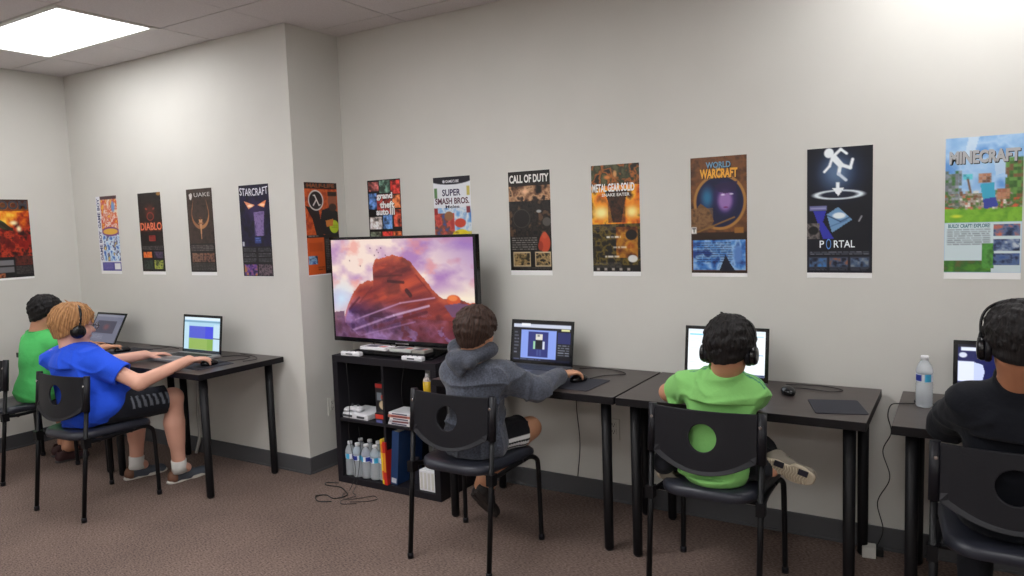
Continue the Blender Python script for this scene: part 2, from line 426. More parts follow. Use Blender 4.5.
def np_mesh(name, V, Q, m, col, parent=None, relax=2):
    # relax: a light Laplacian pass takes out the grid
    V = V.astype(float)
    E = np.concatenate([Q[:, [0, 1]], Q[:, [1, 2]], Q[:, [2, 3]], Q[:, [3, 0]]])
    for it in range(relax):
        S = np.zeros_like(V); c = np.zeros(len(V))
        for a, b in ((0, 1), (1, 0)):
            for i in range(3): S[:, i] += np.bincount(E[:, a], V[E[:, b], i], len(V))
            c += np.bincount(E[:, a], minlength=len(V))
        V = V * .45 + .55 * S / np.maximum(c, 1)[:, None]
    me = bpy.data.meshes.new(name); nq = len(Q)
    me.vertices.add(len(V)); me.vertices.foreach_set('co', V.astype(np.float32).ravel())
    me.loops.add(nq * 4); me.loops.foreach_set('vertex_index', Q.astype(np.int32).ravel())
    me.polygons.add(nq); me.polygons.foreach_set('loop_start', (np.arange(nq) * 4).astype(np.int32))
    me.polygons.foreach_set('loop_total', np.full(nq, 4, np.int32))
    me.polygons.foreach_set('use_smooth', np.ones(nq, bool))
    me.update(calc_edges=True); me.validate()
    me.materials.append(m)
    a = me.color_attributes.new('Col', 'FLOAT_COLOR', 'POINT'); c = np.ones((len(V), 4), np.float32)
    cc = col(V) if callable(col) else np.array(col)[None, :]; c[:, :3] = cc
    a.data.foreach_set('color', c.ravel())
    o = bpy.data.objects.new(name, me); COL.objects.link(o)
    if parent is not None:
        o.parent = parent; me.transform(Matrix.Translation(-parent.location))
    return o
# ================================================================== THE ROOM
def struct(name, mb, mats, parent=None, bevel=0.):
    o = mb.build(name, mats, parent, bevel)
    if parent is None: o['kind'] = 'structure'
    return o
m = MB(); m.box((XL - .1, YF - .1, -.1), (XR + .1, D + .1, 0)); struct('floor', m, M_carpet)
T = .1
m = MB(); m.box((XJ, D, 0), (XR + T, D + T, ZC + .06)); struct('wall_back', m, M_wall)
m = MB(); m.box((XL - T, DL, 0), (XJ, DL + T, ZC + .06)); m.box((XJ - T, DL + T, 0), (XJ, D + T, ZC + .06)); struct('wall_recess', m, M_wall)
m = MB(); m.box((XL - T, YF - T, 0), (XL, DL, ZC + .06)); struct('wall_left', m, M_wall)
m = MB(); m.box((XR, YF - T, 0), (XR + T, D, ZC + .06)); struct('wall_right', m, M_wall)
m = MB(); m.box((XL, YF - T, 0), (XR, YF, ZC + .06)); struct('wall_front', m, M_wall)
def baseboard(name, p, q, nrm):
    m = MB(); p = np.array(p); q = np.array(q); n = np.array(nrm); a = .012; h = .104
    lo = np.minimum(np.minimum(p, q), np.minimum(p + n * a, q + n * a)); hi = np.maximum(np.maximum(p, q), np.maximum(p + n * a, q + n * a))
    m.box((*lo, 0), (*hi, h)); lo2 = np.minimum(lo, lo + n * .006); hi2 = np.maximum(hi, hi + n * .006); m.box((*lo2, 0), (*hi2, .012))
    struct(name, m, M_base, bevel=.003)
baseboard('baseboard_back', (XJ + .012, D), (XR, D), (0, -1))
baseboard('baseboard_recess', (XL, DL), (XJ + .012, DL), (0, -1))
baseboard('baseboard_return', (XJ, DL), (XJ, D), (1, 0))
baseboard('baseboard_left', (XL, YF), (XL, DL - .012), (1, 0))
baseboard('baseboard_right', (XR, YF), (XR, D - .012), (-1, 0))
# ceiling: recessed plane, 2 x 4 ft tiles with a scored middle line, thin tee bars
m = MB(); m.box((XL - T, YF - T, ZC + .02), (XR + T, D + T, ZC + .06)); ceiling = struct('ceiling', m, M_void)
XG = [-4.09 + 1.2192 * i for i in range(-2, 8)]; YG = [2.78 + .6096 * j for j in range(-11, 3)]
LAMPS = [(-5.309, -4.09), (-2.871, -1.652), (-.433, .786), (2.005, 3.224)]; LROWS = [2.78, 2.1704, 1.5608, .3416, -.2680, -2.7064]  # fourth row holds an extra unseen lamp, added to brighten the walls
def has_lamp(x0, row): return row in ((LROWS[2], LROWS[3], LROWS[5]) if -3 < x0 < -2 else ((LROWS[1], LROWS[4], LROWS[5]) if x0 < -3 else ((LROWS[0], LROWS[4], LROWS[5]) if x0 < 1 else (LROWS[4], LROWS[5]))))
def is_lamp(x0, y0): return any(abs(x0 - a) < .05 and abs(y0 - r) < .06 and has_lamp(a, r) for a, b in LAMPS for r in LROWS)
m = MB(); g = .0055
for i in range(len(XG) - 1):
    for j in range(len(YG) - 1):
        x0, x1, y0, y1 = XG[i], XG[i + 1], YG[j], YG[j + 1]
        if is_lamp(x0, y0): continue
        for (a, b, c, d) in ((XL, XJ, YF, DL), (XJ, XR, YF, D)):
            hx = (x0 + x1) / 2
            for (u0, u1, s0, s1) in ((x0 + g, hx - .0015, g, .0015), (hx + .0015, x1 - g, .0015, g)):
                p0 = max(u0, a + (.006 if a == XL else 0)); p1 = min(u1, b - (.006 if b == XR else 0)); q0 = max(y0 + g, c + .006); q1 = min(y1 - g, d - .006)
                if p1 - p0 > .01 and q1 - q0 > .01: m.box((p0, q0, ZC), (p1, q1, ZC + .02))
m.build('ceiling_tiles', M_tile, ceiling)
m = MB(); b_ = .0035
for x in XG:
    if XL < x < XR: m.box((x - b_, YF, ZC + .002), (x + b_, (DL if x < XJ else D), ZC + .02))
for y in YG:
    if y < DL: m.box((XL, y - b_, ZC + .0025), (XR, y + b_, ZC + .02))
    elif y < D: m.box((XJ, y - b_, ZC + .0025), (XR, y + b_, ZC + .02))
m.build('tee_bars', M_grid, ceiling)
first = True
for (x0, x1) in LAMPS:
    for y0 in LROWS:
        if not has_lamp(x0, y0): continue
        y1 = y0 + .6096; cx, cy = (x0 + x1) / 2, (y0 + y1) / 2
        vis = (x0 < -5 and y0 > 2)
        r = empty('ceiling_light', (cx, cy, ZC), 0, 'bright rectangular ceiling light at the upper left of the photo' if vis else 'rectangular fluorescent ceiling light outside the photo, placed to suit the brightness of the walls', 'ceiling light', None if vis else 'ceiling lights out of view')
        w, h = (x1 - x0) / 2 - .006, .3048 - .006; f = .035
        m = MB(); m.box((-w, -h, -.006), (w, -h + f, .02)); m.box((-w, h - f, -.006), (w, h, .02)); m.box((-w, -h + f, -.006), (-w + f, h - f, .02)); m.box((w - f, -h + f, -.006), (w, h - f, .02))
        m.build('frame', M_pale, r, bevel=.003)
        m = MB(); m.box((-w + f, -h + f, -.001), (w - f, h - f, .012)); m.build('diffuser', M_lamp_dim if y0 > 2 else M_lamp, r)

# outlets
def outlet(c, nrm, label, plug=False):
    r = empty('wall_outlet', c, 0, label, 'outlet')
    n = np.array(nrm, float); t = np.array([-n[1], n[0], 0]); 
    def bx(mb, u0, u1, z0, z1, d0, d1, mi=0):
        P = [t * u + n * d + np.array([0, 0, z]) for u in (u0, u1) for d in (d0, d1) for z in (z0, z1)]; P = np.array(P); mb.box(P.min(0), P.max(0), mi)
    m = MB(); bx(m, -.035, .035, -.058, .058, 0, .006); m.build('cover_plate', M_plate, r, bevel=.003)
    for dz in (-.026, .012):
        m = MB(); bx(m, -.017, .017, dz, dz + .028, .006, .009); bx(m, -.008, -.005, dz + .012, dz + .022, .009, .0095, 1); bx(m, .005, .008, dz + .012, dz + .022, .009, .0095, 1); bx(m, -.003, .003, dz + .004, dz + .009, .009, .0095, 1)
        m.build('receptacle', [M_plate, M_dark], r)
    return r
outlet((XJ, 3.35, .385), (1, 0, 0), 'ivory outlet plate on the return wall beside the black shelf')
outlet((-1.58, D, .396), (0, -1, 0), 'ivory outlet plate low on the back wall under the desks')

# ================================================================== POSTERS
def poster(O, R, w, cv, texts, label, h=.578, group='video game posters along the walls', torn=False):
    R = unit(R); Dn = np.array([0, 0, -1.]); N = unit(np.cross(R, Dn)) ; N = -N if N[1] > .5 or (abs(N[1]) < .5 and N[0] < 0) else N
    O = np.array(O, float); m = MB(); m.col = tuple(s2l(np.array((242, 242, 241)) / 255.))
    P = [O, O + R * w, O + R * w + Dn * h, O + Dn * h]
    v = [tuple(p + N * .0006) for p in P] + [tuple(p + N * .0014) for p in P]
    m.add(v, [(0, 1, 2, 3), (7, 6, 5, 4), (0, 4, 5, 1), (1, 5, 6, 2), (2, 6, 7, 3), (3, 7, 4, 0)])
    cv.sheet(m, O, R, Dn, w, .0018, N)
    for i, t in enumerate(texts):
        s, box, col = t[:3]; kw = t[3] if len(t) > 3 else {}
        sh = kw.pop('shadow', None) if kw else None
        if sh is not None: put_text(m, s, O, R, Dn, w, tuple(np.array(box) + np.array([.012, .014, .012, .014])), sh, .0021, N, **kw)
        put_text(m, s, O, R, Dn, w, box, col, .0024, N, **kw)
    o = m.build('wall_poster', M_print, None); tag(o, label, 'poster', group)
    # faces must look into the room
    return o
AS = .555 / .268
def C(bg=(10, 10, 12)): return Canvas(84, 174, AS, bg)
K = (14, 12, 14)
# --- 1 far left wall, fire and armour
c = C((40, 10, 5)); c.noise(0, 0, 1, 1.5, [(60, 10, 5), (170, 50, 12), (235, 130, 25), (250, 200, 70)], 6, 3, st=(1, .8))
c.noise(0, .75, 1, 1.55, [(40, 8, 8), (120, 25, 15), (190, 60, 30), (60, 15, 12)], 9, 5, contrast=2.2)
c.vgrad(0, .3, (25, 10, 10), (120, 60, 15), a=.85); c.ell(.6, .62, .16, .1, (255, 240, 190), soft=.9); c.ell(.72, .78, .10, .14, (255, 235, 190), soft=.9)
c.ell(.3, .66, .2, .09, (52, 60, 36), rot=.6); c.ell(.42, .72, .2, .045, (44, 38, 22), rot=.6)
for i in range(9): c.ell(.08 + i * .11, 1.15 + .1 * math.sin(i * 2.1), .07, .12, (70 + i * 9, 16, 14), a=.8)
c.rect(0, 1.52, 1, AS, (20, 18, 20)); c.rect(0, 1.6, .52, 1.74, (120, 118, 122)); c.rect(0, 1.78, .52, 1.93, (110, 108, 112)); c.noise(.56, 1.5, 1, 1.75, [(30, 20, 20), (100, 40, 30), (50, 30, 30)], 14, 4); c.lines(.57, 1.78, .97, 2.0, 6, (130, 120, 118), 3)
c.photo(.02, 1.95, .3, 2.05, [(60, 30, 20), (190, 110, 70), (40, 40, 40)], 7)
poster((XL, 2.545, 1.806), (0, 1, 0), .272, c, [('DOOM', (.03, .03, .97, .27), (64, 60, 66), dict(bold=.04, shadow=(150, 80, 20)))], 'fiery orange and red poster with large dark title, alone on the far left wall')
# --- 2
c = C((225, 225, 232)); c.noise(.2, 0, 1, 1.0, [(235, 215, 190), (210, 90, 50), (240, 230, 220), (200, 60, 40), (240, 180, 60)], 7, 11, contrast=2.6); c.rect(.2, 0, 1, .09, (70, 45, 50)); c.ell(.8, .3, .12, .2, (110, 150, 205), soft=.6)
c.noise(.2, 1.0, 1, 1.8, [(70, 110, 190), (170, 205, 235), (235, 240, 245), (40, 60, 130), (230, 200, 110)], 7, 12, contrast=2.6)
c.ell(.6, .98, .42, .13, (120, 60, 130)); c.ell(.6, .98, .36, .085, (226, 178, 70)); c.rect(.1, 1.83, 1, AS, (78, 70, 150)); c.rect(.68, 1.86, .96, 2.03, (232, 232, 235)); c.lines(.15, 1.87, .6, 2.03, 5, (150, 145, 205), 5)
c.rect(0, 0, .2, 1.83, (224, 224, 232))
poster((-5.568, DL, 1.815), (1, 0, 0), .268, c, [('GAME BOY', (.035, .05, .165, .88), (40, 46, 110), dict(rot=1, bold=.03)), ('GAME BOY', (.035, .95, .165, 1.78), (40, 46, 110), dict(rot=1, bold=.03))], 'orange-over-blue game poster with sideways lettering down its left edge')
# --- 3
c = C((18, 15, 16)); c.noise(0, 0, 1, 1.3, [(12, 10, 12), (34, 26, 24), (16, 13, 14)], 8, 21); c.ell(.5, .5, .34, .3, (96, 44, 34), soft=.8, a=.7); c.ell(.34, .42, .07, .035, (150, 60, 40), rot=.4, soft=.6); c.ell(.66, .42, .07, .035, (150, 60, 40), rot=-.4, soft=.6); c.ell(.5, .62, .14, .1, (150, 52, 40), ring=.012)
c.ell(.92, .04, .1, .05, (150, 110, 50)); c.noise(0, .75, 1, 1.02, [(30, 14, 12), (96, 36, 24), (150, 66, 40)], 12, 22, a=.55)
c.rect(.38, 1.12, .66, 1.27, (150, 44, 34)); c.lines(.42, 1.14, .62, 1.26, 3, (70, 20, 16)); c.lines(.05, 1.4, .95, 1.52, 3, (150, 145, 142), 9)
c.photo(.08, 1.55, .45, 1.7, [(210, 80, 30), (240, 140, 60), (120, 40, 20)], 23); c.photo(.54, 1.55, .93, 1.72, [(50, 46, 66), (90, 70, 100), (30, 28, 40)], 24); c.photo(.08, 1.78, .45, 2.0, [(20, 28, 24), (50, 70, 56), (16, 16, 18)], 25); c.photo(.54, 1.78, .93, 2.0, [(60, 70, 40), (190, 200, 80), (40, 44, 34)], 26)
poster((-5.036, DL, 1.813), (1, 0, 0), .268, c, [('DIABLO', (.04, .78, .97, .98), (226, 120, 86), dict(bold=.02, shadow=(110, 30, 20)))], 'near-black poster with orange-red title across its middle and four small pictures')
# --- 4
c = C((58, 46, 40)); c.noise(0, 0, 1, 1.36, [(46, 36, 32), (66, 52, 46), (50, 40, 36)], 9, 31); c.rect(0, 1.36, 1, AS, (30, 26, 26))
for a0 in np.linspace(-.35, PI + .35, 60):
    x, y = .5 + .33 * math.cos(a0), .62 + .33 * math.sin(a0) * 1.02; c.ell(x, y, .012 + .032 * max(0, math.sin(a0)), .012 + .032 * max(0, math.sin(a0)), (178, 124, 82) if x > .5 else (150, 100, 66))
for sg in (-1, 1): c.line(.5 + sg * .31, .5, .5 + sg * .25, .28, .016, (150, 104, 70), w2=.004)
c.poly([(.43, .76), (.57, .76), (.53, .98), (.505, 1.26), (.495, 1.26), (.47, .98)], (196, 146, 104)); c.rect(.4, .84, .6, .87, (150, 100, 70)); c.poly([(.45, .7), (.55, .7), (.5, .8)], (90, 60, 44))
c.poly([(.1, .12), (.22, .12), (.2, .24), (.16, .27), (.12, .24)], (205, 200, 196)); c.lines(.06, 1.4, .94, 1.56, 4, (160, 152, 148), 31)
c.photo(.08, 1.6, .5, 1.82, [(70, 50, 44), (150, 110, 90), (40, 30, 28)], 32); c.photo(.52, 1.6, .94, 1.82, [(60, 44, 40), (140, 96, 78), (36, 28, 28)], 33); c.lines(.06, 1.86, .94, 2.04, 5, (120, 114, 110), 34)
poster((-4.48, DL, 1.812), (1, 0, 0), .268, c, [('UAKE', (.3, .1, .92, .2), (200, 196, 192), dict(bold=.0)), ('Q', (.13, .1, .23, .22), (214, 210, 206), dict(bold=.02))], 'dark brown game poster with a thin bronze horned ring and spike emblem')
# --- 5
c = C((14, 12, 34)); c.noise(0, 0, 1, 1.4, [(8, 8, 20), (26, 20, 58), (12, 10, 30)], 7, 41); c.ell(.5, .55, .46, .42, (54, 36, 84), soft=.9, a=.8)
c.noise(.42, .55, .78, 1.15, [(60, 46, 90), (150, 128, 178), (206, 190, 222)], 14, 42, a=.0); c.poly([(.46, .62), (.82, .6), (.74, 1.16), (.52, 1.16)], (122, 100, 150)); c.noise(.46, .62, .78, 1.16, [(50, 36, 80), (150, 130, 180), (80, 60, 110)], 18, 43, a=.55)
c.poly([(.16, .36), (.52, .46), (.3, .54)], (236, 150, 110)); c.poly([(.6, .46), (.9, .36), (.82, .52)], (240, 140, 90)); c.ell(.36, .47, .09, .03, (255, 220, 190)); c.ell(.76, .46, .09, .03, (255, 206, 160))
c.rect(.45, 1.18, .66, 1.32, (44, 60, 120)); c.lines(.48, 1.2, .64, 1.3, 2, (120, 140, 200)); c.rect(.02, 1.28, .09, 1.38, (190, 190, 200)); c.rect(0, 1.4, 1, AS, (18, 16, 20))
for k in (0, 1):
    for j in range(3): c.lines(.04 + .5 * k, 1.43 + j * .12, .46 + .5 * k, 1.52 + j * .12, 3, (140, 138, 146), 44 + j + k)
c.photo(.04, 1.8, .47, 2.05, [(30, 20, 60), (110, 70, 150), (180, 120, 60)], 47); c.photo(.53, 1.8, .97, 2.05, [(40, 30, 40), (120, 100, 110), (30, 26, 34)], 48)
poster((-3.945, DL, 1.808), (1, 0, 0), .278, c, [('STARCRAFT', (.03, .08, .97, .25), (222, 220, 232), dict(bold=.01, arch=-.03))], 'dark violet-blue game poster with two glowing orange eyes under a pale title')
# --- 6 on the return wall (lambda in a ring)
c = C((196, 84, 34)); c.noise(0, 0, 1, 1.2, [(170, 66, 28), (216, 100, 44), (150, 50, 22)], 8, 51); c.rect(0, 0, 1, .14, (34, 28, 26)); c.lines(.05, .04, .95, .1, 1, (120, 84, 60), 51, frac=1.)
c.poly([(.35, 1.16), (.5, .62), (.72, .56), (1, .66), (1, 1.2)], (32, 28, 30)); c.poly([(0, .52), (.4, .6), (.52, 1.2), (.3, 1.2), (.2, .82)], (40, 30, 28)); c.ell(.84, .42, .14, .2, (150, 84, 58)); c.rect(.7, .2, .98, .3, (46, 32, 26)); c.ell(.84, .56, .12, .09, (60, 38, 30))
c.ell(.33, .4, .225, .225, (40, 30, 30)); c.ell(.33, .4, .215, .215, (226, 222, 218), ring=.016); c.line(.26, .29, .3, .29, .014, (235, 232, 228)); c.line(.3, .29, .42, .51, .017, (235, 232, 228)); c.line(.345, .385, .25, .51, .017, (235, 232, 228)); c.line(.42, .51, .46, .5, .014, (235, 232, 228))
c.ell(.86, 1.0, .15, .15, (186, 206, 40)); c.lines(.77, .96, .96, 1.05, 2, (120, 140, 30), 52); c.poly([(.6, .86), (.84, .82), (.82, .98), (.62, 1.0)], (200, 120, 50))
c.rect(0, 1.18, 1, 1.24, (24, 22, 22)); c.lines(.05, 1.19, .35, 1.24, 1, (200, 196, 190), 53); c.rect(0, 1.24, .52, AS, (206, 90, 38)); c.rect(.52, 1.2, 1, AS, (28, 24, 24)); c.lines(.56, 1.28, .96, 2.0, 18, (150, 140, 136), 54)
c.photo(.02, 1.64, .3, 1.84, [(50, 80, 140), (150, 190, 220), (30, 40, 60)], 55); c.rect(.06, 1.35, .46, 1.55, (190, 80, 34)); c.lines(.3, 1.9, .5, 2.0, 2, (60, 30, 20), 57)
poster((XJ, 3.222, 1.806), (0, 1, 0), .276, c, [('HALF-LIFE', (.08, .025, .92, .115), (150, 84, 50), dict(bold=.02))], 'orange and black poster with a white ringed Greek letter and a lime disc')
# --- 7 panel grid
c = C((16, 14, 16)); rr = random.Random(5)
pan = [(.03, .04, .34, .26, (176, 96, 92)), (.37, .02, .68, .3, (110, 150, 130)), (.71, .03, .98, .34, (196, 52, 44)), (.03, .3, .27, .68, (90, 130, 196)), (.74, .36, .98, .66, (220, 110, 60)), (.03, .86, .4, 1.14, (210, 196, 190)), (.44, .8, .72, 1.14, (96, 140, 206)), (.76, .7, .98, 1.1, (186, 70, 46)), (.03, 1.2, .36, 1.5, (110, 120, 100)), (.4, 1.2, .7, 1.5, (190, 50, 42)), (.73, 1.2, .98, 1.5, (206, 96, 48)), (.27, .34, .72, .8, (150, 50, 44))]
for i, (a, b, d_, e, col) in enumerate(pan):
    c.noise(a, b, d_, e, [tuple(int(v * .45) for v in col), col, tuple(min(255, int(v * 1.25) + 20) for v in col)], 12, 60 + i, contrast=2.4)
for i in range(7): c.rect(.05 + .13 * i, 1.58, .12 + .13 * i, 1.72, ((200, 190, 120), (210, 80, 70), (180, 180, 190), (120, 160, 190))[i % 4])
c.lines(.05, 1.8, .95, 2.0, 6, (150, 150, 150), 66)
TW = (240, 240, 240)
poster((-3.243, D, 1.812), (1, 0, 0), .27, c, [('grand', (.27, .3, .75, .48), TW, dict(bold=.045, shadow=(10, 10, 10))), ('theft', (.36, .5, .8, .66), TW, dict(bold=.045, shadow=(10, 10, 10))), ('auto', (.24, .68, .62, .82), TW, dict(bold=.045, shadow=(10, 10, 10))), ('III', (.66, .66, .8, .82), TW, dict(bold=.03, shadow=(10, 10, 10)))], 'poster of many small coloured panels with stacked white title, above the television')
# --- 8
c = C((224, 226, 232)); c.ell(.5, .02, .62, .15, (24, 22, 34)); c.ell(.29, .1, .035, .035, (200, 200, 210)); c.rect(.02, .24, .1, .46, (90, 130, 80)); c.rect(.9, .22, .98, .42, (196, 180, 90))
c.noise(0, .68, 1, 1.7, [(70, 120, 190), (120, 170, 220), (220, 225, 230), (90, 140, 200)], 6, 71); c.noise(.0, .8, .55, 1.7, [(180, 46, 40), (214, 80, 60), (120, 60, 40), (60, 70, 130)], 8, 72, a=.9, contrast=2.4); c.ell(.72, 1.42, .3, .26, (230, 208, 40)); c.noise(.5, 1.2, 1, 1.7, [(236, 214, 50), (220, 196, 40), (120, 90, 30)], 10, 73, a=.7); c.ell(.4, .86, .12, .1, (150, 100, 64)); c.ell(.7, 1.02, .15, .1, (200, 70, 50)); c.ell(.06, 1.5, .08, .1, (20, 20, 24)); c.rect(0, .68, .1, .82, (150, 40, 40)); c.rect(.88, .66, .98, .8, (130, 50, 60))
c.lines(.05, 1.75, .95, 2.0, 7, (90, 90, 100), 77)
poster((-2.719, D, 1.798), (1, 0, 0), .268, c, [('GAMECUBE', (.34, .07, .7, .13), (226, 226, 232), dict(bold=.02)), ('SUPER', (.24, .27, .74, .42), (60, 50, 84), dict(bold=.03)), ('SMASH BROS.', (.04, .46, .96, .6), (86, 36, 60), dict(bold=.03)), ('Melee', (.32, .62, .7, .69), (40, 36, 60), dict(bold=.02))], 'mostly white poster with purple title over red, blue and yellow art above the television')
# --- 9
c = C((20, 17, 16)); c.noise(0, .26, 1, .8, [(24, 20, 18), (120, 84, 62), (206, 160, 120), (50, 36, 30)], 7, 81, contrast=2.2); c.noise(0, .62, 1, 1.36, [(16, 15, 16), (46, 40, 36), (22, 20, 20), (90, 66, 50)], 8, 82, contrast=2.2); c.ell(.4, .42, .14, .09, (236, 190, 150), soft=.9); c.ell(.3, 1.0, .22, .2, (30, 26, 26)); c.ell(.3, .98, .2, .19, (70, 64, 60), ring=.008); c.ell(.9, 1.06, .1, .09, (84, 80, 76)); c.ell(.72, .84, .06, .03, (170, 170, 168)); c.vgrad(0, .3, (18, 15, 14), (26, 20, 18), a=.9)
c.lines(.05, 1.38, .66, 1.66, 6, (190, 184, 178), 83); c.ell(.84, 1.5, .13, .2, (190, 70, 42)); c.ell(.84, 1.34, .06, .07, (200, 84, 54)); c.ell(.74, 1.56, .06, .1, (150, 50, 30))
for x0, sd in ((.09, 84), (.62, 85)): c.rect(x0 - .02, 1.68, x0 + (.4 if x0 < .5 else .36), 1.99, (206, 186, 150)); c.noise(x0, 1.7, x0 + (.38 if x0 < .5 else .34), 1.97, [(40, 36, 26), (110, 92, 60), (180, 150, 100), (30, 26, 20)], 14, sd, contrast=2.2)
c.rect(.98, 1.6, 1, 2.0, (20, 17, 16)); c.lines(.08, 2.01, .95, 2.05, 1, (120, 114, 108), 86)
poster((-2.191, D, 1.797), (1, 0, 0), .266, c, [('CALL OF DUTY', (.03, .07, .97, .24), (228, 226, 222), dict(bold=.035))], 'black poster with bold white title, brown smoke and two framed pictures at its foot')
# --- 10
c = C((22, 16, 12)); c.noise(0, 0, 1, .4, [(40, 36, 26), (180, 100, 40), (50, 52, 34), (90, 90, 60)], 8, 91, contrast=2.4); c.noise(0, .4, 1, 1.15, [(60, 26, 10), (220, 100, 20), (250, 180, 50), (40, 20, 12)], 5, 92, contrast=1.8); c.ell(.2, .86, .34, .34, (246, 160, 40), soft=.8, a=.8); c.ell(.84, .86, .3, .32, (244, 150, 36), soft=.8, a=.8); c.ell(.2, .92, .26, .2, (255, 240, 160), soft=.9); c.ell(.84, .92, .2, .18, (255, 236, 150), soft=.9); c.poly([(.28, .5), (.76, .5), (.68, .8), (.62, 1.12), (.44, 1.12), (.38, .8)], (30, 22, 18)); c.noise(.34, .5, .7, 1.12, [(24, 18, 14), (110, 60, 30), (40, 28, 22)], 14, 93, a=.6); c.ell(.34, .24, .1, .06, (216, 130, 60), soft=.7); c.ell(.5, .18, .06, .1, (210, 150, 90), soft=.7)
c.noise(0, 1.14, 1, 1.94, [(20, 18, 16), (40, 34, 24), (110, 92, 30), (26, 22, 20)], 8, 94, contrast=2.4); c.noise(.5, 1.2, .95, 1.8, [(200, 90, 20), (240, 160, 40), (120, 50, 16), (30, 24, 20)], 5, 95, a=.7); c.ell(.82, 1.36, .12, .1, (30, 24, 22)); c.ell(.84, 1.82, .1, .07, (214, 214, 210)); c.rect(0, 1.96, 1, AS, (24, 22, 22)); c.lines(.03, 1.15, .5, 1.28, 4, (120, 110, 104), 96); c.lines(.05, 1.9, .6, 2.0, 4, (140, 134, 128), 97)
for i in range(5): c.rect(.08 + .16 * i, 2.0, .14 + .16 * i, 2.05, (170, 160, 150))
for k, (a, b) in enumerate(((.3, 1.38), (.44, 1.58), (.26, 1.76))): c.lines(a, b, a + .3, b + .035, 1, (236, 232, 226), 98 + k, frac=1., a=1.)
poster((-1.678, D, 1.797), (1, 0, 0), .268, c, [('METAL GEAR SOLID', (.02, .36, .9, .52), (240, 238, 236), dict(bold=.03)), ('SNAKE EATER', (.22, .55, .8, .61), (226, 222, 218), dict(bold=.02))], 'game poster with twin yellow-orange fireballs behind a white title, on the back wall')
# --- 11
c = C((96, 58, 30)); c.noise(0, 0, 1, 1.5, [(60, 34, 18), (120, 74, 38), (80, 48, 26)], 7, 101); c.ell(.52, .8, .47, .5, (170, 120, 60)); c.ell(.52, .8, .42, .45, (20, 24, 60)); c.noise(0, 0, 0, 0, [(0, 0, 0), (0, 0, 0)], 1, 1); c.ell(.3, .72, .18, .3, (40, 110, 150), soft=.9); c.ell(.62, .74, .26, .36, (52, 36, 92), soft=.5)
c.ell(.62, .78, .17, .25, (150, 112, 176), soft=.55); c.poly([(.42, .5), (.84, .44), (.8, .62), (.62, .66), (.5, .62)], (40, 26, 66), a=.8); c.ell(.58, .68, .05, .018, (226, 220, 240), soft=.6); c.ell(.73, .67, .05, .018, (226, 220, 240), soft=.6); c.ell(.63, .9, .06, .022, (120, 50, 110), soft=.6)
c.poly([(.02, 1.0), (.18, .82), (.34, .94), (.42, 1.14), (.3, 1.3), (0, 1.3)], (110, 78, 48)); c.noise(0, .9, .4, 1.28, [(60, 40, 24), (150, 110, 70), (90, 62, 40)], 16, 102, a=.6); c.line(.1, 1.34, .78, 1.08, .013, (140, 100, 50)); c.rect(0, 1.34, 1, 1.48, (44, 26, 16)); c.rect(.0, 1.24, .1, 1.36, (226, 224, 220)); c.rect(.045, 1.265, .06, 1.335, (20, 20, 20)); c.rect(.02, 1.26, .085, 1.275, (20, 20, 20)); c.rect(.78, 1.26, .94, 1.36, (150, 100, 40))
c.noise(.03, 1.48, .97, 2.02, [(26, 50, 110), (60, 120, 196), (150, 190, 230), (30, 60, 130)], 7, 103, contrast=1.8); c.lines(.1, 1.52, .74, 1.9, 9, (20, 30, 66), 104); c.poly([(.5, 2.04), (.62, 1.74), (.7, 1.9), (.8, 2.04)], (22, 26, 46)); c.ell(.84, 1.74, .1, .24, (90, 130, 196), soft=.6); c.rect(0, 2.03, 1, AS, (40, 26, 16))
poster((-1.144, D, 1.797), (1, 0, 0), .27, c, [('WORLD', (.28, .09, .72, .2), (110, 150, 176), dict(bold=.03, shadow=(20, 16, 14))), ('WARCRAFT', (.17, .21, .84, .38), (236, 170, 60), dict(bold=.045, shadow=(50, 20, 10))), ('OF', (.46, .2, .54, .24), (220, 200, 150), dict(bold=.02))], 'brown poster with a violet round picture, gold title and icy blue base')
# --- 12 running figure
c = C((12, 14, 26)); c.ell(.48, .42, .6, .62, (54, 78, 116), soft=1., a=.8); c.ell(.45, .4, .36, .42, (150, 180, 214), soft=1., a=.45); W_ = (240, 246, 250)
c.ell(.34, .086, .075, .08, W_); c.line(.42, .17, .52, .29, .052, W_, w2=.046); c.line(.39, .17, .35, .30, .022, W_); c.line(.35, .30, .27, .39, .02, W_); c.line(.41, .14, .52, .035, .024, W_); c.line(.52, .035, .61, .11, .021, W_)
c.line(.53, .29, .665, .345, .028, W_); c.line(.665, .345, .70, .21, .023, W_); c.line(.51, .32, .49, .435, .028, W_); c.line(.49, .435, .6, .54, .024, (206, 216, 230))
c.rect(.45, .57, .505, .67, W_); c.poly([(.39, .66), (.58, .66), (.485, .80)], W_); c.ell(.487, .775, .34, .068, (226, 236, 242), ring=.012); c.poly([(.43, .68), (.54, .68), (.485, .79)], W_)
c.rect(.04, .95, .31, 1.03, (110, 112, 160)); c.rect(.06, .985, .29, .995, (190, 190, 220)); c.poly([(.1, 1.03), (.3, 1.03), (.25, 1.22), (.42, 1.5), (.25, 1.5)], (48, 52, 166)); c.poly([(.31, 1.1), (.48, .98), (.70, 1.19), (.39, 1.40)], (110, 150, 190)); c.ell(.5, 1.12, .1, .05, (230, 238, 242)); c.line(.33, 1.12, .52, 1.22, .007, (30, 50, 80)); c.line(.52, 1.22, .66, 1.15, .007, (30, 50, 80)); c.line(.36, 1.3, .62, 1.2, .004, (50, 80, 120)); c.line(.8, 1.22, .84, 1.14, .01, (180, 180, 184))
c.noise(0, 1.24, .2, 1.5, [(40, 36, 38), (120, 112, 110), (30, 28, 30)], 16, 112); c.ell(.1, 1.36, .08, .07, (16, 16, 20)); 
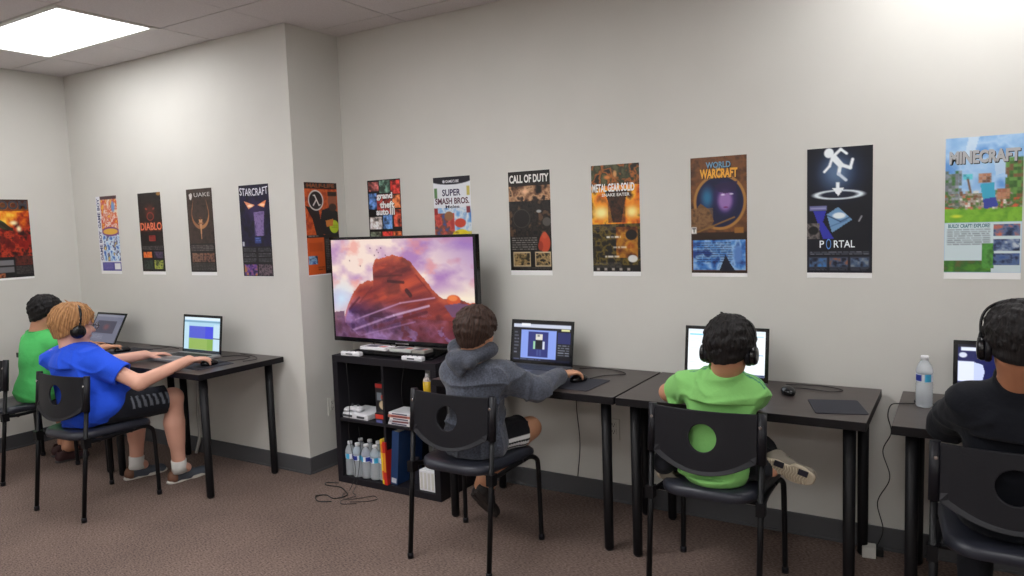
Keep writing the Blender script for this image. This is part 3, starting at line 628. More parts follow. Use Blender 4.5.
c.lines(.05, 1.72, .95, 1.78, 2, (190, 194, 204), 113)
for k in range(3): c.photo(.04 + .32 * k, 1.82, .31 + .32 * k, 1.97, [(20, 24, 40), (70, 90, 120), ((60, 120, 190), (150, 90, 60), (120, 130, 140))[k]], 114 + k, (60, 66, 84)); c.lines(.04 + .32 * k, 1.99, .31 + .32 * k, 2.04, 2, (130, 136, 150), 117 + k)
poster((-.607, D, 1.797), (1, 0, 0), .268, c, [('P', (.2, 1.53, .27, 1.65), W_, dict(bold=.01)), ('O', (.3, 1.5, .38, 1.68), (90, 140, 210), dict(bold=.0)), ('RTAL', (.42, 1.53, .74, 1.65), W_, dict(bold=.01))], 'dark navy poster with a glowing white running pictogram diving toward a white ring')
# --- 13
c = C((120, 168, 222)); c.noise(0, 0, 1, .9, [(96, 150, 214), (170, 204, 236), (120, 170, 222)], 4, 121); c.poly([(.3, 0), (.44, 0), (.36, .3), (.24, .34)], (214, 228, 240), a=.7); c.poly([(.62, .3), (.76, .28), (.8, .55), (.66, .6)], (200, 216, 232), a=.6)
c.noise(0, .55, .18, 1.0, [(110, 116, 124), (140, 148, 156), (70, 110, 60)], 10, 122); c.noise(.8, .4, 1, 1.05, [(70, 100, 50), (100, 140, 70), (120, 88, 60)], 10, 123); c.noise(0, .85, 1, 1.12, [(120, 84, 60), (160, 150, 140), (70, 110, 50), (200, 90, 60)], 12, 124, contrast=2.4); c.noise(0, 1.08, 1, 1.3, [(86, 140, 40), (130, 186, 56), (100, 160, 44)], 8, 125); c.ell(.16, 1.2, .12, .04, (206, 216, 60), soft=.8)
c.blocks(.0, .5, .22, 1.05, [(120, 124, 130), (96, 110, 100), (70, 116, 60), (150, 156, 164)], .045, 41, keep=.7); c.blocks(.78, .34, 1, 1.0, [(70, 112, 50), (100, 148, 70), (120, 88, 60), (60, 96, 46)], .05, 42, keep=.85); c.blocks(.2, .82, .8, 1.1, [(176, 160, 150), (120, 84, 60), (200, 120, 96), (90, 130, 60), (220, 214, 206)], .035, 43, keep=.6)
c.poly([(.46, .72), (.64, .7), (.66, .92), (.5, .95)], (62, 166, 196)); c.poly([(.5, .95), (.66, .92), (.7, 1.06), (.52, 1.1)], (58, 70, 156)); c.blocks(.44, .56, .6, .7, [(176, 120, 90), (120, 80, 56), (190, 140, 110)], .05, 44); c.blocks(.68, .8, .84, .96, [(186, 130, 100), (160, 104, 80)], .06, 45); c.blocks(.24, .56, .36, .64, [(96, 206, 214), (60, 160, 180)], .04, 46); c.line(.3, .64, .34, .84, .012, (120, 80, 50))
c.rect(0, 1.3, 1, AS, (206, 222, 226)); c.lines(.04, 1.4, .6, 1.66, 8, (90, 96, 104), 126); c.noise(0, 1.88, .62, 2.06, [(90, 150, 50), (60, 110, 50), (120, 90, 60)], 10, 127)
c.noise(.5, 1.62, .66, 2.0, [(60, 130, 50), (90, 160, 70), (50, 90, 40)], 12, 128)
for k in range(3): c.photo(.64, 1.34 + .22 * k, .98, 1.52 + .22 * k, [(30, 40, 70), (90, 110, 150), ((200, 110, 90), (190, 200, 210), (60, 90, 150))[k]], 129 + k)
poster((-.068, D, 1.797), (1, 0, 0), .266, c, [('MINECRAFT', (.05, .2, .96, .4), (176, 176, 178), dict(bold=.05, shadow=(40, 38, 40), arch=.0)), ('BUILD! CRAFT! EXPLORE!', (.05, 1.32, .6, 1.38), (50, 110, 120), dict(bold=.03))], 'bright sky-blue and green poster with grey block lettering, rightmost of the row')

# ================================================================== TABLES
def make_table(label):
    r = empty('desk', (0, 0, 0), 0, label, 'desk', 'black-brown desks along the walls')
    m = MB(); m.box((-.5, -.3, TOP - .034), (.5, .3, TOP)); m.m[1] = 0
    m.m = [1, 0, 1, 1, 1, 1]; m.build('tabletop', [M_top, M_edge_shade], r, bevel=.0015)
    for sx in (-1, 1):
        for sy in (-1, 1):
            m = MB(); x, y = sx * .435, sy * .232
            m.lathe([(.019, .006), (.0215, .012), (.0235, .7)], (x, y, 0), 24); lg = m.build('leg', M_leg, r)
            m = MB(); m.lathe([(.015, 0), (.017, .004), (.017, .0065)], (x, y, 0), 16); m.build('foot_pad', M_black, lg)
            m = MB(); m.box((x - .034, y - .034, TOP - .04), (x + .034, y + .034, TOP - .034)); m.build('mounting_plate', M_tube, lg)
    return r
desks = [(-3.6 - .5, DL - .322, 'desk against the recessed wall holding the laptop with a blue and green picture'),
         (-4.607 - .5, DL - .322, 'desk in the far left corner in front of the child in green'),
         (-1.304 - .5, D - .328, 'desk beside the black shelf where the child in a grey hoodie works'),
         (-1.296 + .502, D - .328, 'long desk at the back wall with a bare mouse pad on its right end'),
         (-.212 + .5, D - .328, 'desk at the right edge carrying the water bottle')]
t0 = None
for i, (x, y, lb) in enumerate(desks):
    t = make_table(lb) if i == 0 else copy_tree(t0)
    if i == 0: t0 = t
    t.location = (x, y, 0); t['label'] = lb

# ================================================================== CHAIRS
def make_chair(label):
    r = empty('stacking_chair', (0, 0, 0), 0, label, 'chair', 'black stacking chairs with round-holed backs')
    # seat pad, rounded trapezoid with a waterfall front
    m = MB(); out = []
    def corner(cx, cy, rad, a0, a1, n=8):
        for i in range(n + 1):
            a = math.radians(a0 + (a1 - a0) * i / n); out.append((cx + rad * math.cos(a), cy + rad * math.sin(a)))
    corner(.145, .165, .07, 0, 90); corner(-.145, .165, .07, 90, 180); corner(-.08, -.1, .11, 180, 262); corner(.08, -.1, .11, 278, 360)
    n = len(out); rings = [(.90, -.038), (.985, -.034), (1.0, -.016), (.985, -.002), (.93, .007), (.7, .004), (.35, -.004)]
    vs = []
    for s_, z in rings:
        for (x, y) in out:
            yy = y * s_; dz = -.05 * max(0, (yy - .14) / .1) ** 2 * .5; vs.append((x * s_, yy + .01, SEAT + z + dz))
    fs = [(i * n + j, i * n + (j + 1) % n, (i + 1) * n + (j + 1) % n, (i + 1) * n + j) for i in range(len(rings) - 1) for j in range(n)]
    vs.append((0, .01, SEAT - .006)); k = (len(rings) - 1) * n
    fs += [(k + j, k + (j + 1) % n, len(vs) - 1) for j in range(n)]; m.add(vs, fs, smooth=True)
    m.f.append(tuple(reversed(range(n)))); m.m.append(0); m.sm.append(False)
    m.build('seat', M_seat, r)
    # backrest: moulded shell with the round hole
    m = MB(); hz = .667; A = 72; Rg = 7; outl = []
    op = [(.2, .104), (-.2, .104)] + [(-.2 + .4 * i / 20, -.078 - .062 * (1 - (1 - i / 10) ** 2)) for i in range(21)]
    def ray(th):
        c, s = math.cos(th), math.sin(th); best = 9
        for i in range(len(op)):
            (x0, y0), (x1, y1) = op[i], op[(i + 1) % len(op)]; ex, ey = x1 - x0, y1 - y0; dn = c * ey - s * ex
            if abs(dn) < 1e-9: continue
            t = (x0 * ey - y0 * ex) / dn; u = (x0 * s - y0 * c) / dn
            if t > 0 and -1e-6 <= u <= 1 + 1e-6: best = min(best, t)
        return best
    angs = sorted(set([2 * PI * i / A for i in range(A)] + [math.atan2(.104, .2), PI - math.atan2(.104, .2), PI + math.atan2(.078, .2), 2 * PI - math.atan2(.078, .2)]))
    A = len(angs); vs = []
    for side in (0, 1):
        for j in range(Rg):
            for th in angs:
                ro = ray(th) ; ri = .054; t = j / (Rg - 1); q = ri + (ro - ri) * t; x = q * math.cos(th); z = q * math.sin(th)
                y = -.236 + .105 * (hz + z) - .028 * (1 - (x / .2) ** 2) + (.010 if side else 0)
                if j == Rg - 1 and z < -.07: y += (-.008 if not side else .0)
                vs.append((x, y, hz + z))
    fs = []; o2 = Rg * A
    for j in range(Rg - 1):
        for i in range(A):
            a, b, c_, d_ = j * A + i, j * A + (i + 1) % A, (j + 1) * A + (i + 1) % A, (j + 1) * A + i
            fs.append((a, b, c_, d_)); fs.append((o2 + d_, o2 + c_, o2 + b, o2 + a))
    for i in range(A):
        b = (i + 1) % A; fs.append((b, i, o2 + i, o2 + b)); e = (Rg - 1) * A; fs.append((e + i, e + b, o2 + e + b, o2 + e + i))
    m.add(vs, fs); bk = m.build('backrest', M_black, r, bevel=.003)
    for sx in (-1, 1): m = MB(); m.tube([(sx * .214, -.222 + .105 * .585, .585), (sx * .214, -.222 + .105 * .775, .775)], [.0185, .0165], 14); m.build('side_sleeve', M_black, bk)
    for sx in (-1, 1):
        m = MB(); m.cyl((sx * .211, -.160, .725), (sx * .211, -.1665, .725), .006, n=12); m.build('screw', M_chrome, bk)
    # frame
    for sx in (-1, 1):
        m = MB(); m.tube([(sx * .215, -.222, .012), (sx * .215, -.222 + .105 * .6, .60)], .0115, 14); lg = m.build('leg', M_tube, r)
        m = MB(); m.lathe([(.014, 0), (.0145, .02), (.0125, .026)], (sx * .215, -.222, 0), 14); m.build('glide', M_black, lg)
        m = MB(); m.tube(spline([(sx * .2, .11, .418), (sx * .205, .17, .42), (sx * .214, .212, .40), (sx * .217, .224, .36), (sx * .219, .228, .2), (sx * .221, .229, .012)], 5), .0115, 14); lg = m.build('leg', M_tube, r)
        m = MB(); m.lathe([(.014, 0), (.0145, .02), (.0125, .026)], (sx * .221, .229, 0), 14); m.build('glide', M_black, lg)
    m = MB()
    for sx in (-1, 1): m.tube(spline([(sx * .215, -.178, .43), (sx * .21, -.12, .418), (sx * .2, 0, .416), (sx * .2, .12, .417)], 4), .0105, 12); m.box((min(sx * .2, sx * .232), -.197, .395), (max(sx * .2, sx * .232), -.158, .445))
    m.tube([(-.2, .1, .412), (.2, .1, .412)], .0095, 10); m.tube([(-.213, -.1, .412), (.213, -.1, .412)], .0095, 10); m.build('seat_frame', M_tube, r)
    return r
chairs = [(-1.924, 2.742, 0, 'empty-looking chair back with a dark round hole, in front of the shelf and under the child in the hoodie'),
          (-.842, 2.918, 0, 'chair whose round hole shows the bright green shirt, at the back wall'),
          (-4.207, 2.252, .065, 'chair whose hole shows the royal blue shirt, at the left desk'),
          (-5.265, 2.355, 0, 'chair cut by the left edge of the photo, under the child in green'),
          (.148, 2.805, 0, 'chair at the right edge of the photo behind the dark shirt')]
chairs[0] = (*chairs[0][:3], 'chair with a dark round hole in its back, under the child in the grey hoodie')
ch0 = None
for i, (x, y, a, lb) in enumerate(chairs):
    t = make_chair(lb) if i == 0 else copy_tree(ch0)
    if i == 0: ch0 = t
    t.location = (x, y, 0); t.rotation_euler = (0, 0, a); t['label'] = lb

# ================================================================== TELEVISION
c = Canvas(250, 141, .564, (206, 150, 160))
f = fbm(c.U * 5 + 1, c.V * 9, 201, 5); f2 = fbm(c.U * 11, c.V * 16 + 4, 202, 4)
def mixc(a, b, t): return np.array(a)[None, None] * (1 - t[..., None]) + np.array(b)[None, None] * t[..., None]
t = np.clip((f - .32) * 3.2, 0, 1); sky = mixc((176, 128, 186), (250, 226, 214), t); t2 = np.clip((f2 - .55) * 5, 0, 1) * .6; sky = sky * (1 - t2[..., None]) + np.array((240, 150, 140)) * t2[..., None]
tr = np.clip((c.U - .5) * 2 - c.V * 2.2, 0, 1) * .8; sky = sky * (1 - tr[..., None]) + np.array((150, 112, 184)) * tr[..., None]
tl = np.clip(1 - np.hypot(c.U - .06, (c.V - .34) * 1.2) / .16, 0, 1); sky = sky * (1 - tl[..., None]) + np.array((210, 232, 250)) * tl[..., None]
th = np.clip(1 - np.abs(c.V - .32) / .1, 0, 1) * np.clip((c.U - .6) * 4, 0, 1); sky = sky * (1 - th[..., None]) + np.array((255, 240, 214)) * th[..., None]
c.I = sky / 255.
ridge = [(0, .47), (.04, .46), (.08, .44), (.11, .38), (.15, .31), (.2, .26), (.26, .235), (.31, .225), (.308, .16), (.33, .12), (.37, .1), (.46, .092), (.53, .1), (.58, .125), (.62, .16), (.67, .215), (.72, .265), (.77, .31), (.8, .33), (.86, .318), (.93, .33), (1, .345), (1, .6), (0, .6)]
yl = np.interp(c.U, [p[0] for p in ridge[:-2]], [p[1] for p in ridge[:-2]])
yl = yl + (fbm(c.U * 30, c.V * 0 + 2, 9, 3) - .5) * .02
inr = (c.V > yl)
strata = fbm(c.U * 6 + c.V * 4, (c.V + c.U * .28) * 34, 203, 4); blk = fbm(c.U * 12, c.V * 18, 204, 4)
dep = np.clip((c.V - yl) / .16, 0, 1); red = mixc((200, 80, 52), (112, 38, 44), np.clip(strata * 1.5 - .2, 0, 1)); low = mixc((72, 44, 84), (156, 118, 170), np.clip((blk - .4) * 4, 0, 1)); low2 = mixc((92, 28, 38), (136, 58, 70), blk)
band = np.clip((c.V + .16 * (c.U - .5) * -1 - .36) * 9, 0, 1)
lw = np.where((c.U > .5)[..., None] & (blk < .55)[..., None], low2, low)
rock = red * (1 - band[..., None]) + lw * band[..., None]
lit = np.clip(1 - (c.V - yl) / .045, 0, 1)[..., None] * .55; rock = rock * (1 - lit) + np.array((232, 118, 76)) * lit
sh = np.clip((fbm(c.U * 9 + 7, c.V * 14, 205, 4) - .5) * 5, 0, 1)[..., None] * .5; rock = rock * (1 - sh) + np.array((60, 24, 34)) * sh
c.I = np.where(inr[..., None], rock / 255., c.I)
for (x0, y0, x1, y1, w, cl) in ((.16, .46, .5, .355, .004, (196, 156, 196)), (.5, .355, .74, .32, .004, (206, 166, 200)), (.14, .52, .45, .425, .006, (206, 170, 210)), (.45, .425, .7, .365, .006, (216, 186, 220)), (.3, .5, .68, .4, .010, (84, 26, 40)), (.2, .55, .6, .455, .004, (170, 130, 180)), (.33, .21, .52, .2, .005, (80, 28, 30)), (.42, .235, .53, .24, .008, (54, 20, 26)), (.55, .285, .575, .31, .013, (44, 16, 24)), (.38, .15, .55, .15, .003, (120, 40, 36)), (.62, .2, .72, .3, .004, (120, 36, 36)), (.12, .4, .2, .33, .006, (84, 30, 36)), (.2, .36, .3, .27, .004, (110, 40, 40))): c.line(x0, y0, x1, y1, w, cl, a=.75)
c.ell(.865, .33, .045, .028, (206, 84, 46)); c.ell(.86, .32, .03, .015, (240, 130, 70)); c.poly([(.8, .36), (.9, .345), (1, .355), (1, .42), (.85, .42)], (110, 76, 110), a=.9); c.poly([(0, .42), (.08, .41), (.08, .48), (.2, .565), (0, .565)], (96, 60, 84), a=.8)
c.noise(.02, .44, .98, .56, [(70, 40, 70), (150, 110, 160), (110, 60, 80), (60, 26, 40)], 14, 77, a=.35, contrast=2.)
for (x, y) in ((.35, .06), (.36, .075), (.33, .09), (.38, .05), (.41, .09), (.3, .05), (.22, .15), (.14, .12)): c.ell(x, y, .003, .003, (60, 30, 50))
tv = empty('television', (-2.80, 3.325, .77), 0, 'large flat television showing a red rock formation, on the black shelf', 'television')
m = MB(); hw = .545; z0, z1 = .052, .692
m.box((-hw, -.012, z0), (hw, .03, z1)); m.build('housing', M_bezel, tv, bevel=.004)
m = MB(); m.box((-.36, .03, z0 + .03), (.36, .062, z1 - .25)); m.build('rear_casing', M_black, tv, bevel=.01)
m = MB(); sw = hw - .016; c.sheet(m, (-sw, 0, z1 - .016), np.array([1., 0, 0]), np.array([0, 0, -1.]), 2 * sw, .0127, np.array([0, -1., 0])); m.build('screen', mat('television_panel', vcol=True, rough=.2, vemit=.74), tv)
m = MB(); m.box((-.05, -.013, z0 + .004), (.05, -.0125, z0 + .012)); m.build('logo_bar', M_chrome, tv)
m = MB(); m.box((-.06, 0, .01), (.06, .03, z0 + .02)); m.prism([(-.3, -.12), (.3, -.12), (.24, .1), (-.24, .1)], 0, .012); m.build('stand', M_bezel, tv, bevel=.003)

# ================================================================== SHELF
sx0, sx1, sy0, sy1, sh_ = -3.19, -2.42, 3.13, 3.515, .77
shelf = empty('cube_shelf', ((sx0 + sx1) / 2, (sy0 + sy1) / 2, 0), 0, 'black two by two cube shelf standing under the television', 'shelf')
hw, hd, t_ = .385, .1925, .04
def sb(n, lo, hi): m = MB(); m.box(lo, hi); return m.build(n, M_shelf, shelf, bevel=.0015)
sb('side_panel', (-hw, -hd, t_), (-hw + t_, hd, sh_ - t_)); sb('side_panel', (hw - t_, -hd, t_), (hw, hd, sh_ - t_))
sb('top_panel', (-hw, -hd, sh_ - t_), (hw, hd, sh_)); sb('bottom_panel', (-hw, -hd, 0), (hw, hd, t_))
sb('shelf_board', (-hw + t_, -hd + .002, .377), (hw - t_, hd, .393)); sb('divider', (-.008, -hd + .002, t_), (.008, hd, .377)); sb('divider', (-.008, -hd + .002, .393), (.008, hd, sh_ - t_))
SZ0, SZ1 = t_, .393    # shelf floors inside

def bottle_mb(m, h=.2, r=.031):
    pr = [(.0, .0), (r * .7, .0), (r * .95, .004), (r, .012)]
    for i in range(7): z = .018 + .011 * i; pr += [(r * .955, z), (r, z + .005)]
    pr += [(r * .93, .102), (r * .93, .135), (r, .14), (r * .97, .152), (r * .75, .17), (r * .42, .186), (r * .4, .192)]
    m.lathe([(a, b * h / .2) for a, b in pr], (0, 0, 0), 28)
def make_bottle(label, group, h=.2, tint=None):
    r = empty('water_bottle', (0, 0, 0), 0, label, 'bottle', group)
    m = MB(); bottle_mb(m, h); m.build('bottle_body', M_clear, r)
    k = h / .2; m = MB(); m.lathe([(.0125, .189 * k), (.0145, .19 * k), (.0145, .203 * k), (.013, .205 * k)], (0, 0, 0), 20); m.build('cap', M_white, r)
    m = MB(); R_ = .0297; n = 36; vs = []; cs = []
    blue, wht, cy = tuple(s2l(np.array((34, 52, 150)) / 255)), tuple(s2l(np.array((226, 232, 240)) / 255)), tuple(s2l(np.array((60, 170, 214)) / 255))
    for j in range(9):
        for i in range(n):
            a = 2 * PI * i / n; z = (.104 + .03 * j / 8) * k; vs.append((R_ * math.cos(a), R_ * math.sin(a), z)); u = (a / (2 * PI)) % .5 * 2; q = abs(j - 4) / 4
            cs.append(blue if (.15 < u < .6 and q < .8) else (cy if u > .7 else wht))
    m.add(vs, [(j * n + i, j * n + (i + 1) % n, (j + 1) * n + (i + 1) % n, (j + 1) * n + i) for j in range(8) for i in range(n)], col=cs, smooth=True); m.build('label', M_vmat, r)
    return r
b5 = make_bottle('clear water bottle with blue label standing on the right-hand desk', None); b5.location = (-.122, 3.285, TOP); b5.rotation_euler = (0, 0, 2.6)
bt0 = None
spots = [(-3.122, 3.172), (-3.056, 3.165), (-2.99, 3.168), (-2.925, 3.172), (-2.872, 3.19), (-3.105, 3.245), (-3.035, 3.25), (-2.965, 3.246), (-2.9, 3.262)]
BL = ['leftmost of the front row', 'second from left in the front row', 'third from left in the front row', 'fourth from left in the front row', 'at the right end of the front row by the red book', 'behind the leftmost bottle', 'behind the second bottle', 'behind the third bottle', 'behind the fourth bottle']
for i, (x, y) in enumerate(spots):
    b = copy_tree(b5); b.location = (x, y, SZ0); b.rotation_euler = (0, 0, i * 1.3 + 2.2); b['label'] = 'shelved water bottle, ' + BL[i]; b['group'] = 'water bottles in the shelf'
for i, (x, y) in enumerate([(-2.565, 3.235), (-2.50, 3.245)]):
    b = copy_tree(b5); b.location = (x, y + .05, SZ0); b.rotation_euler = (0, 0, i + 2.); b['label'] = ('left' if i == 0 else 'right') + ' one of two water bottles behind the white carton in the lower right cubby'; b['group'] = 'water bottles in the shelf'
# books
def book(name, lo, hi, lean, col, label, spine=None, spots_=()):
    w, d_, h = hi
    r = empty(name, lo, 0, label, 'book', 'books in the lower left cubby'); R_ = Ry(lean); cl = tuple(s2l(np.array(col) / 255))
    m = MB(); m.col = cl; m.box((0, 0, 0), (.003, d_, h), R=R_); m.box((w - .003, 0, 0), (w, d_, h), R=R_); m.box((0, -.001, 0), (w, .002, h), R=R_)
    for (a, b, c2) in spots_: m.box((w * .15, -.0016, h * a), (w * .85, -.001, h * b), col=tuple(s2l(np.array(c2) / 255)), R=R_)
    if spine:
        s, sc, za, zb = spine; v, f_ = text2d(s, .02); lo2 = v.min(0); hi2 = v.max(0); q = (v - lo2) / (hi2 - lo2)
        P = [(w * (.2 + .6 * (1 - p[1])) if False else w * (.2 + .6 * p[1]), -.0022, h * (zb + (za - zb) * p[0])) for p in q]; P = [tuple(R_ @ np.array(p)) for p in P]; m.add(P, [tuple(reversed(t)) for t in f_], col=tuple(s2l(np.array(sc) / 255)))
    m.build('cover', M_vmat, r); m = MB(); m.col = tuple(s2l(np.array((206, 200, 188)) / 255)); m.box((.003, .002, .003), (w - .003, d_ - .004, h - .003), R=R_); m.build('pages', M_vmat, r)
    return r
book('book', (-2.835, 3.128, SZ0), (.018, .2, .262), -.03, (226, 190, 40), 'thin yellow spined book left of the red one', None, ((.1, .3, (210, 90, 40)), (.7, .9, (214, 120, 40))))
book('book', (-2.815, 3.12, SZ0), (.022, .2, .25), -.02, (196, 42, 34), 'red book with yellow marks in the lower left cubby', None, ((.3, .75, (226, 150, 40)),))
bk_ = book('book', (-2.8, 3.14, SZ0), (.0, .0, .0), 0, (0, 0, 0), 'x') if False else None
# the big blue one crosses in front of nothing: stands in the lower right cubby edge of the divider
book('binder', (-2.7915, 3.145, SZ0 + .0055), (.05, .22, .315), .10, (32, 60, 104), 'tall blue book leaning against the divider in the lower right cubby', None, ((.03, .12, (200, 206, 214)),))
# white carton and small yellow packet
r = empty('white_carton', (-2.51, 3.2, SZ0), 0, 'small white carton low in the lower right cubby', 'box')
m = MB(); m.box((-.07, -.055, 0), (.07, .05, .118)); m.build('carton', M_white, r, bevel=.004)
m = MB()
for i in range(5): m.box((-.06 + .026 * i, -.0565, .012), (-.046 + .026 * i, -.055, .105))
m.build('ribs', M_plate, r)
r = empty('snack_packet', (-2.672, 3.23, SZ0), .3, 'small dark packet with a yellow top in the lower right cubby', 'packet')
m = MB(); m.col = rgb(34, 34, 44); m.box((-.022, -.015, 0), (.022, .015, .15)); m.col = rgb(196, 176, 40); m.box((-.0205, -.0165, .1), (.0205, -.015, .142)); m.build('packet', M_vmat, r, bevel=.002)
# upper left: white console stack, game boxes
r = empty('white_console', (-3.043, 3.245, SZ1), -.04, 'white game console with grey accessories lying in the upper left cubby', 'game console')
m = MB(); m.box((-.1, -.1, 0), (.105, .09, .034)); m.build('body', M_white, r, bevel=.006)
m = MB(); m.box((-.1, -.1025, .010), (-.02, -.1, .022)); m.box((.02, -.1025, .010), (.08, -.1, .022)); m.build('front_slots', M_greydeck, r)
r = empty('game_controller', (-3.085, 3.20, SZ1 + .034), .2, 'white game controller lying on the white console', 'controller')
m = MB(); m.ell((0, 0, .016), (.05, .03, .016)); m.ell((-.042, -.02, .014), (.02, .035, .014)); m.ell((.042, -.02, .014), (.02, .035, .014)); m.build('shell', M_white, r)
for dx in (-.018, .018): m = MB(); m.lathe([(.006, .028), (.006, .036), (.009, .038), (.008, .041)], (dx, -.004, 0), 12); m.build('thumbstick', M_greydeck, r)
def gbox(lo, w, d_, h, c, label, rz=0., grp='game boxes in the upper left cubby'):
    r = empty('game_box', lo, rz, label, 'box', grp); m = MB(); m.col = rgb(24, 22, 28); m.box((0, 0, 0), (w, d_, h)); c.sheet(m, (0, 0, h), np.array([1., 0, 0]), np.array([0, 0, -1.]), w, .0006, np.array([0, -1., 0])); m.build('carton', M_vmat, r)
c = Canvas(30, 60, 2., (24, 22, 28)); c.rect(0, 0, 1, .25, (160, 40, 34)); c.rect(.1, .5, .45, .95, (120, 130, 140)); c.ell(.6, .75, .2, .16, (186, 60, 44)); c.ell(.55, 1.2, .3, .26, (206, 186, 150)); c.rect(.1, 1.6, .9, 1.9, (70, 80, 130))
gbox((-2.925, 3.20, SZ1), .105, .12, .215, c, 'game box with a red top standing in the upper left cubby beside the divider', 0)
c = Canvas(30, 30, 1., (30, 28, 40)); c.rect(0, .1, 1, .5, (206, 60, 44)); c.rect(.1, .6, .8, .9, (90, 96, 150))
gbox((-2.885, 3.146, SZ1), .066, .05, .056, c, 'little blue and red box low in front of the tall game box')
# upper right: stack of cases, small tin
STK = [(226, 224, 226), (180, 178, 186), (232, 230, 228), (190, 120, 104), (226, 226, 230)]
for i, cl in enumerate(STK):
    r = empty('disc_case', (-2.695 + .006 * (i % 3), 3.215, SZ1 + .0145 * i), .05 * (i % 2), ['bottom', 'second from bottom', 'middle', 'fourth from bottom', 'top'][i] + ' case of the flat stack in the upper right cubby', 'disc case', 'disc cases stacked in the upper right cubby')
    m = MB(); m.col = tuple(s2l(np.array(cl) / 255)); m.box((-.095, -.068, 0), (.095, .068, .0142)); m.build('case', M_vmat, r, bevel=.001)
    m = MB(); m.col = rgb(120, 60, 60) if i % 2 else rgb(90, 90, 110); m.box((-.07, -.0686, .003), (.04, -.068, .011)); m.build('spine_print', M_vmat, r)
r = empty('spray_can', (-2.512, 3.17, SZ1), 0, 'slim can with yellow top and pale base standing in the upper right cubby', 'can')
m = MB(); m.lathe([(.023, 0), (.024, .004), (.024, .27), (.021, .282), (.012, .292)], (0, 0, 0), 24); m.build('can_body', mat('can_pale', rgb(190, 176, 170), .35), r)
m = MB(); m.lathe([(.0246, .17), (.0246, .269)], (0, 0, 0), 24); m.build('yellow_band', mat('can_yellow', rgb(196, 160, 30), .4), r)
m = MB(); m.lathe([(.011, .292), (.011, .31), (.006, .315)], (0, 0, 0), 16); m.build('cap', M_white, r)

# on top of the shelf
def remote(x, y, rz, label):
    r = empty('white_remote', (x, y, sh_), rz, label, 'remote', 'white game remotes on the shelf top')
    m = MB(); m.box((-.072, -.018, 0), (.072, .018, .026)); m.build('case', M_white, r, bevel=.007, seg=3)
    m = MB(); m.lathe([(.008, .026), (.008, .028)], (-.035, 0, 0), 14); m.lathe([(.005, .026), (.005, .028)], (-.005, 0, 0), 12); m.lathe([(.005, .026), (.005, .028)], (.03, 0, 0), 12); m.box((-.058, -.006, .026), (-.05, .006, .028)); m.build('buttons', M_greydeck, r)
    m = MB(); m.box((-.03, -.0186, .009), (.02, -.018, .017)); m.build('side_slot', M_greydeck, r)
remote(-3.052, 3.155, .05, 'left one of two white game remotes at the front of the shelf top')
remote(-2.60, 3.165, .02, 'right one of two white game remotes at the front of the shelf top')
r = empty('game_console', (-2.80, 3.225, sh_ + .0125), .0, 'flat black game console under the pile of light cases in front of the television', 'game console')
m = MB(); m.box((-.22, -.045, 0), (.27, .055, .024)); m.build('body', M_bezel, r, bevel=.004); m = MB(); m.box((-.1, -.0465, .006), (.14, -.045, .010)); m.build('disc_slot', M_dark, r)
for i, (x, y, w, cl, lb) in enumerate([(-2.915, 3.225, .2, (232, 232, 234), 'left pale case lying on the black console'), (-2.715, 3.23, .16, (196, 200, 196), 'middle grey-green case lying on the black console'), (-2.585, 3.228, .085, (150, 148, 140), 'right small grey case lying on the black console')]):
    r = empty('disc_case', (x, y, sh_ + .0367), .02 * i - .02, lb, 'disc case', 'cases lying on the black console')
    m = MB(); m.col = tuple(s2l(np.array(cl) / 255)); m.box((-w / 2, -.04, 0), (w / 2, .045, .017)); m.build('case', M_vmat, r, bevel=.002)
    m = MB(); m.col = rgb(90, 92, 100); m.box((-w * .35, -.03, .017), (w * .1, .03, .0176)); m.col = rgb(190, 110, 100); m.box((w * .15, -.02, .017), (w * .35, .02, .0176)); m.build('cover_print', M_vmat, r)

# ================================================================== LAPTOPS
def laptop(x0, x1, yh, lean, lh, depth, cv, deck, keys, label, yaw=0., est=None):
    w = x1 - x0; r = empty('laptop', ((x0 + x1) / 2, yh, TOP), yaw, label, 'laptop', 'open laptops on the desks')
    m = MB(); m.box((-w / 2, -depth, .003), (w / 2, 0, .02)); m.build('base', deck, r, bevel=.003)
    m = MB()
    for sx in (-1, 1):
        for y in (-depth + .03, -.03): m.lathe([(.008, 0), (.008, .003)], (sx * (w / 2 - .03), y, 0), 12)
    m.build('rubber_feet', M_dark, r)
    m = MB(); kw = (w - .05) / 14
    for j in range(5):
        for i in range(14):
            xx = -w / 2 + .025 + kw * i; yy = -.045 - .019 * j
            if j == 4 and 3 < i < 9: continue
            m.box((xx + .0012, yy - .0165, .02), (xx + kw - .0012, yy, .0222))
    m.box((-w / 2 + .025 + kw * 4, -.1375, .02), (-w / 2 + .025 + kw * 9, -.121, .0222)); m.build('keyboard', keys, r)
    m = MB(); m.box((-.05, -depth + .02, .02), (.05, -depth + .085, .0206)); m.build('touchpad', mat('touchpad_grey', rgb(80, 80, 84), .3), r)
    R_ = Rx(-lean)          # lean back
    lid = MB(); lid.box((-w / 2, 0, 0), (w / 2, .006, lh), R=R_, T=(0, 0, .016)); L_ = lid.build('lid', M_bezel, r, bevel=.002)
    m = MB(); b = .016; sw = w - 2 * b; up = R_ @ np.array([0, 0, 1.]); nn = R_ @ np.array([0, -1., 0]); O = np.array([-sw / 2, 0, .016]) + up * (lh - b)
    cv.sheet(m, O, np.array([1., 0, 0]), -up, sw, .0008, nn); m.build('screen', est or M_screen, L_)
    m = MB(); m.tube([(-w * .4, .002, .016), (w * .4, .002, .016)], .006, 10); m.build('hinge', M_dark, r)
    return r
def scr(bg, w=.35, h=.21): return Canvas(130, 80, .6, bg)
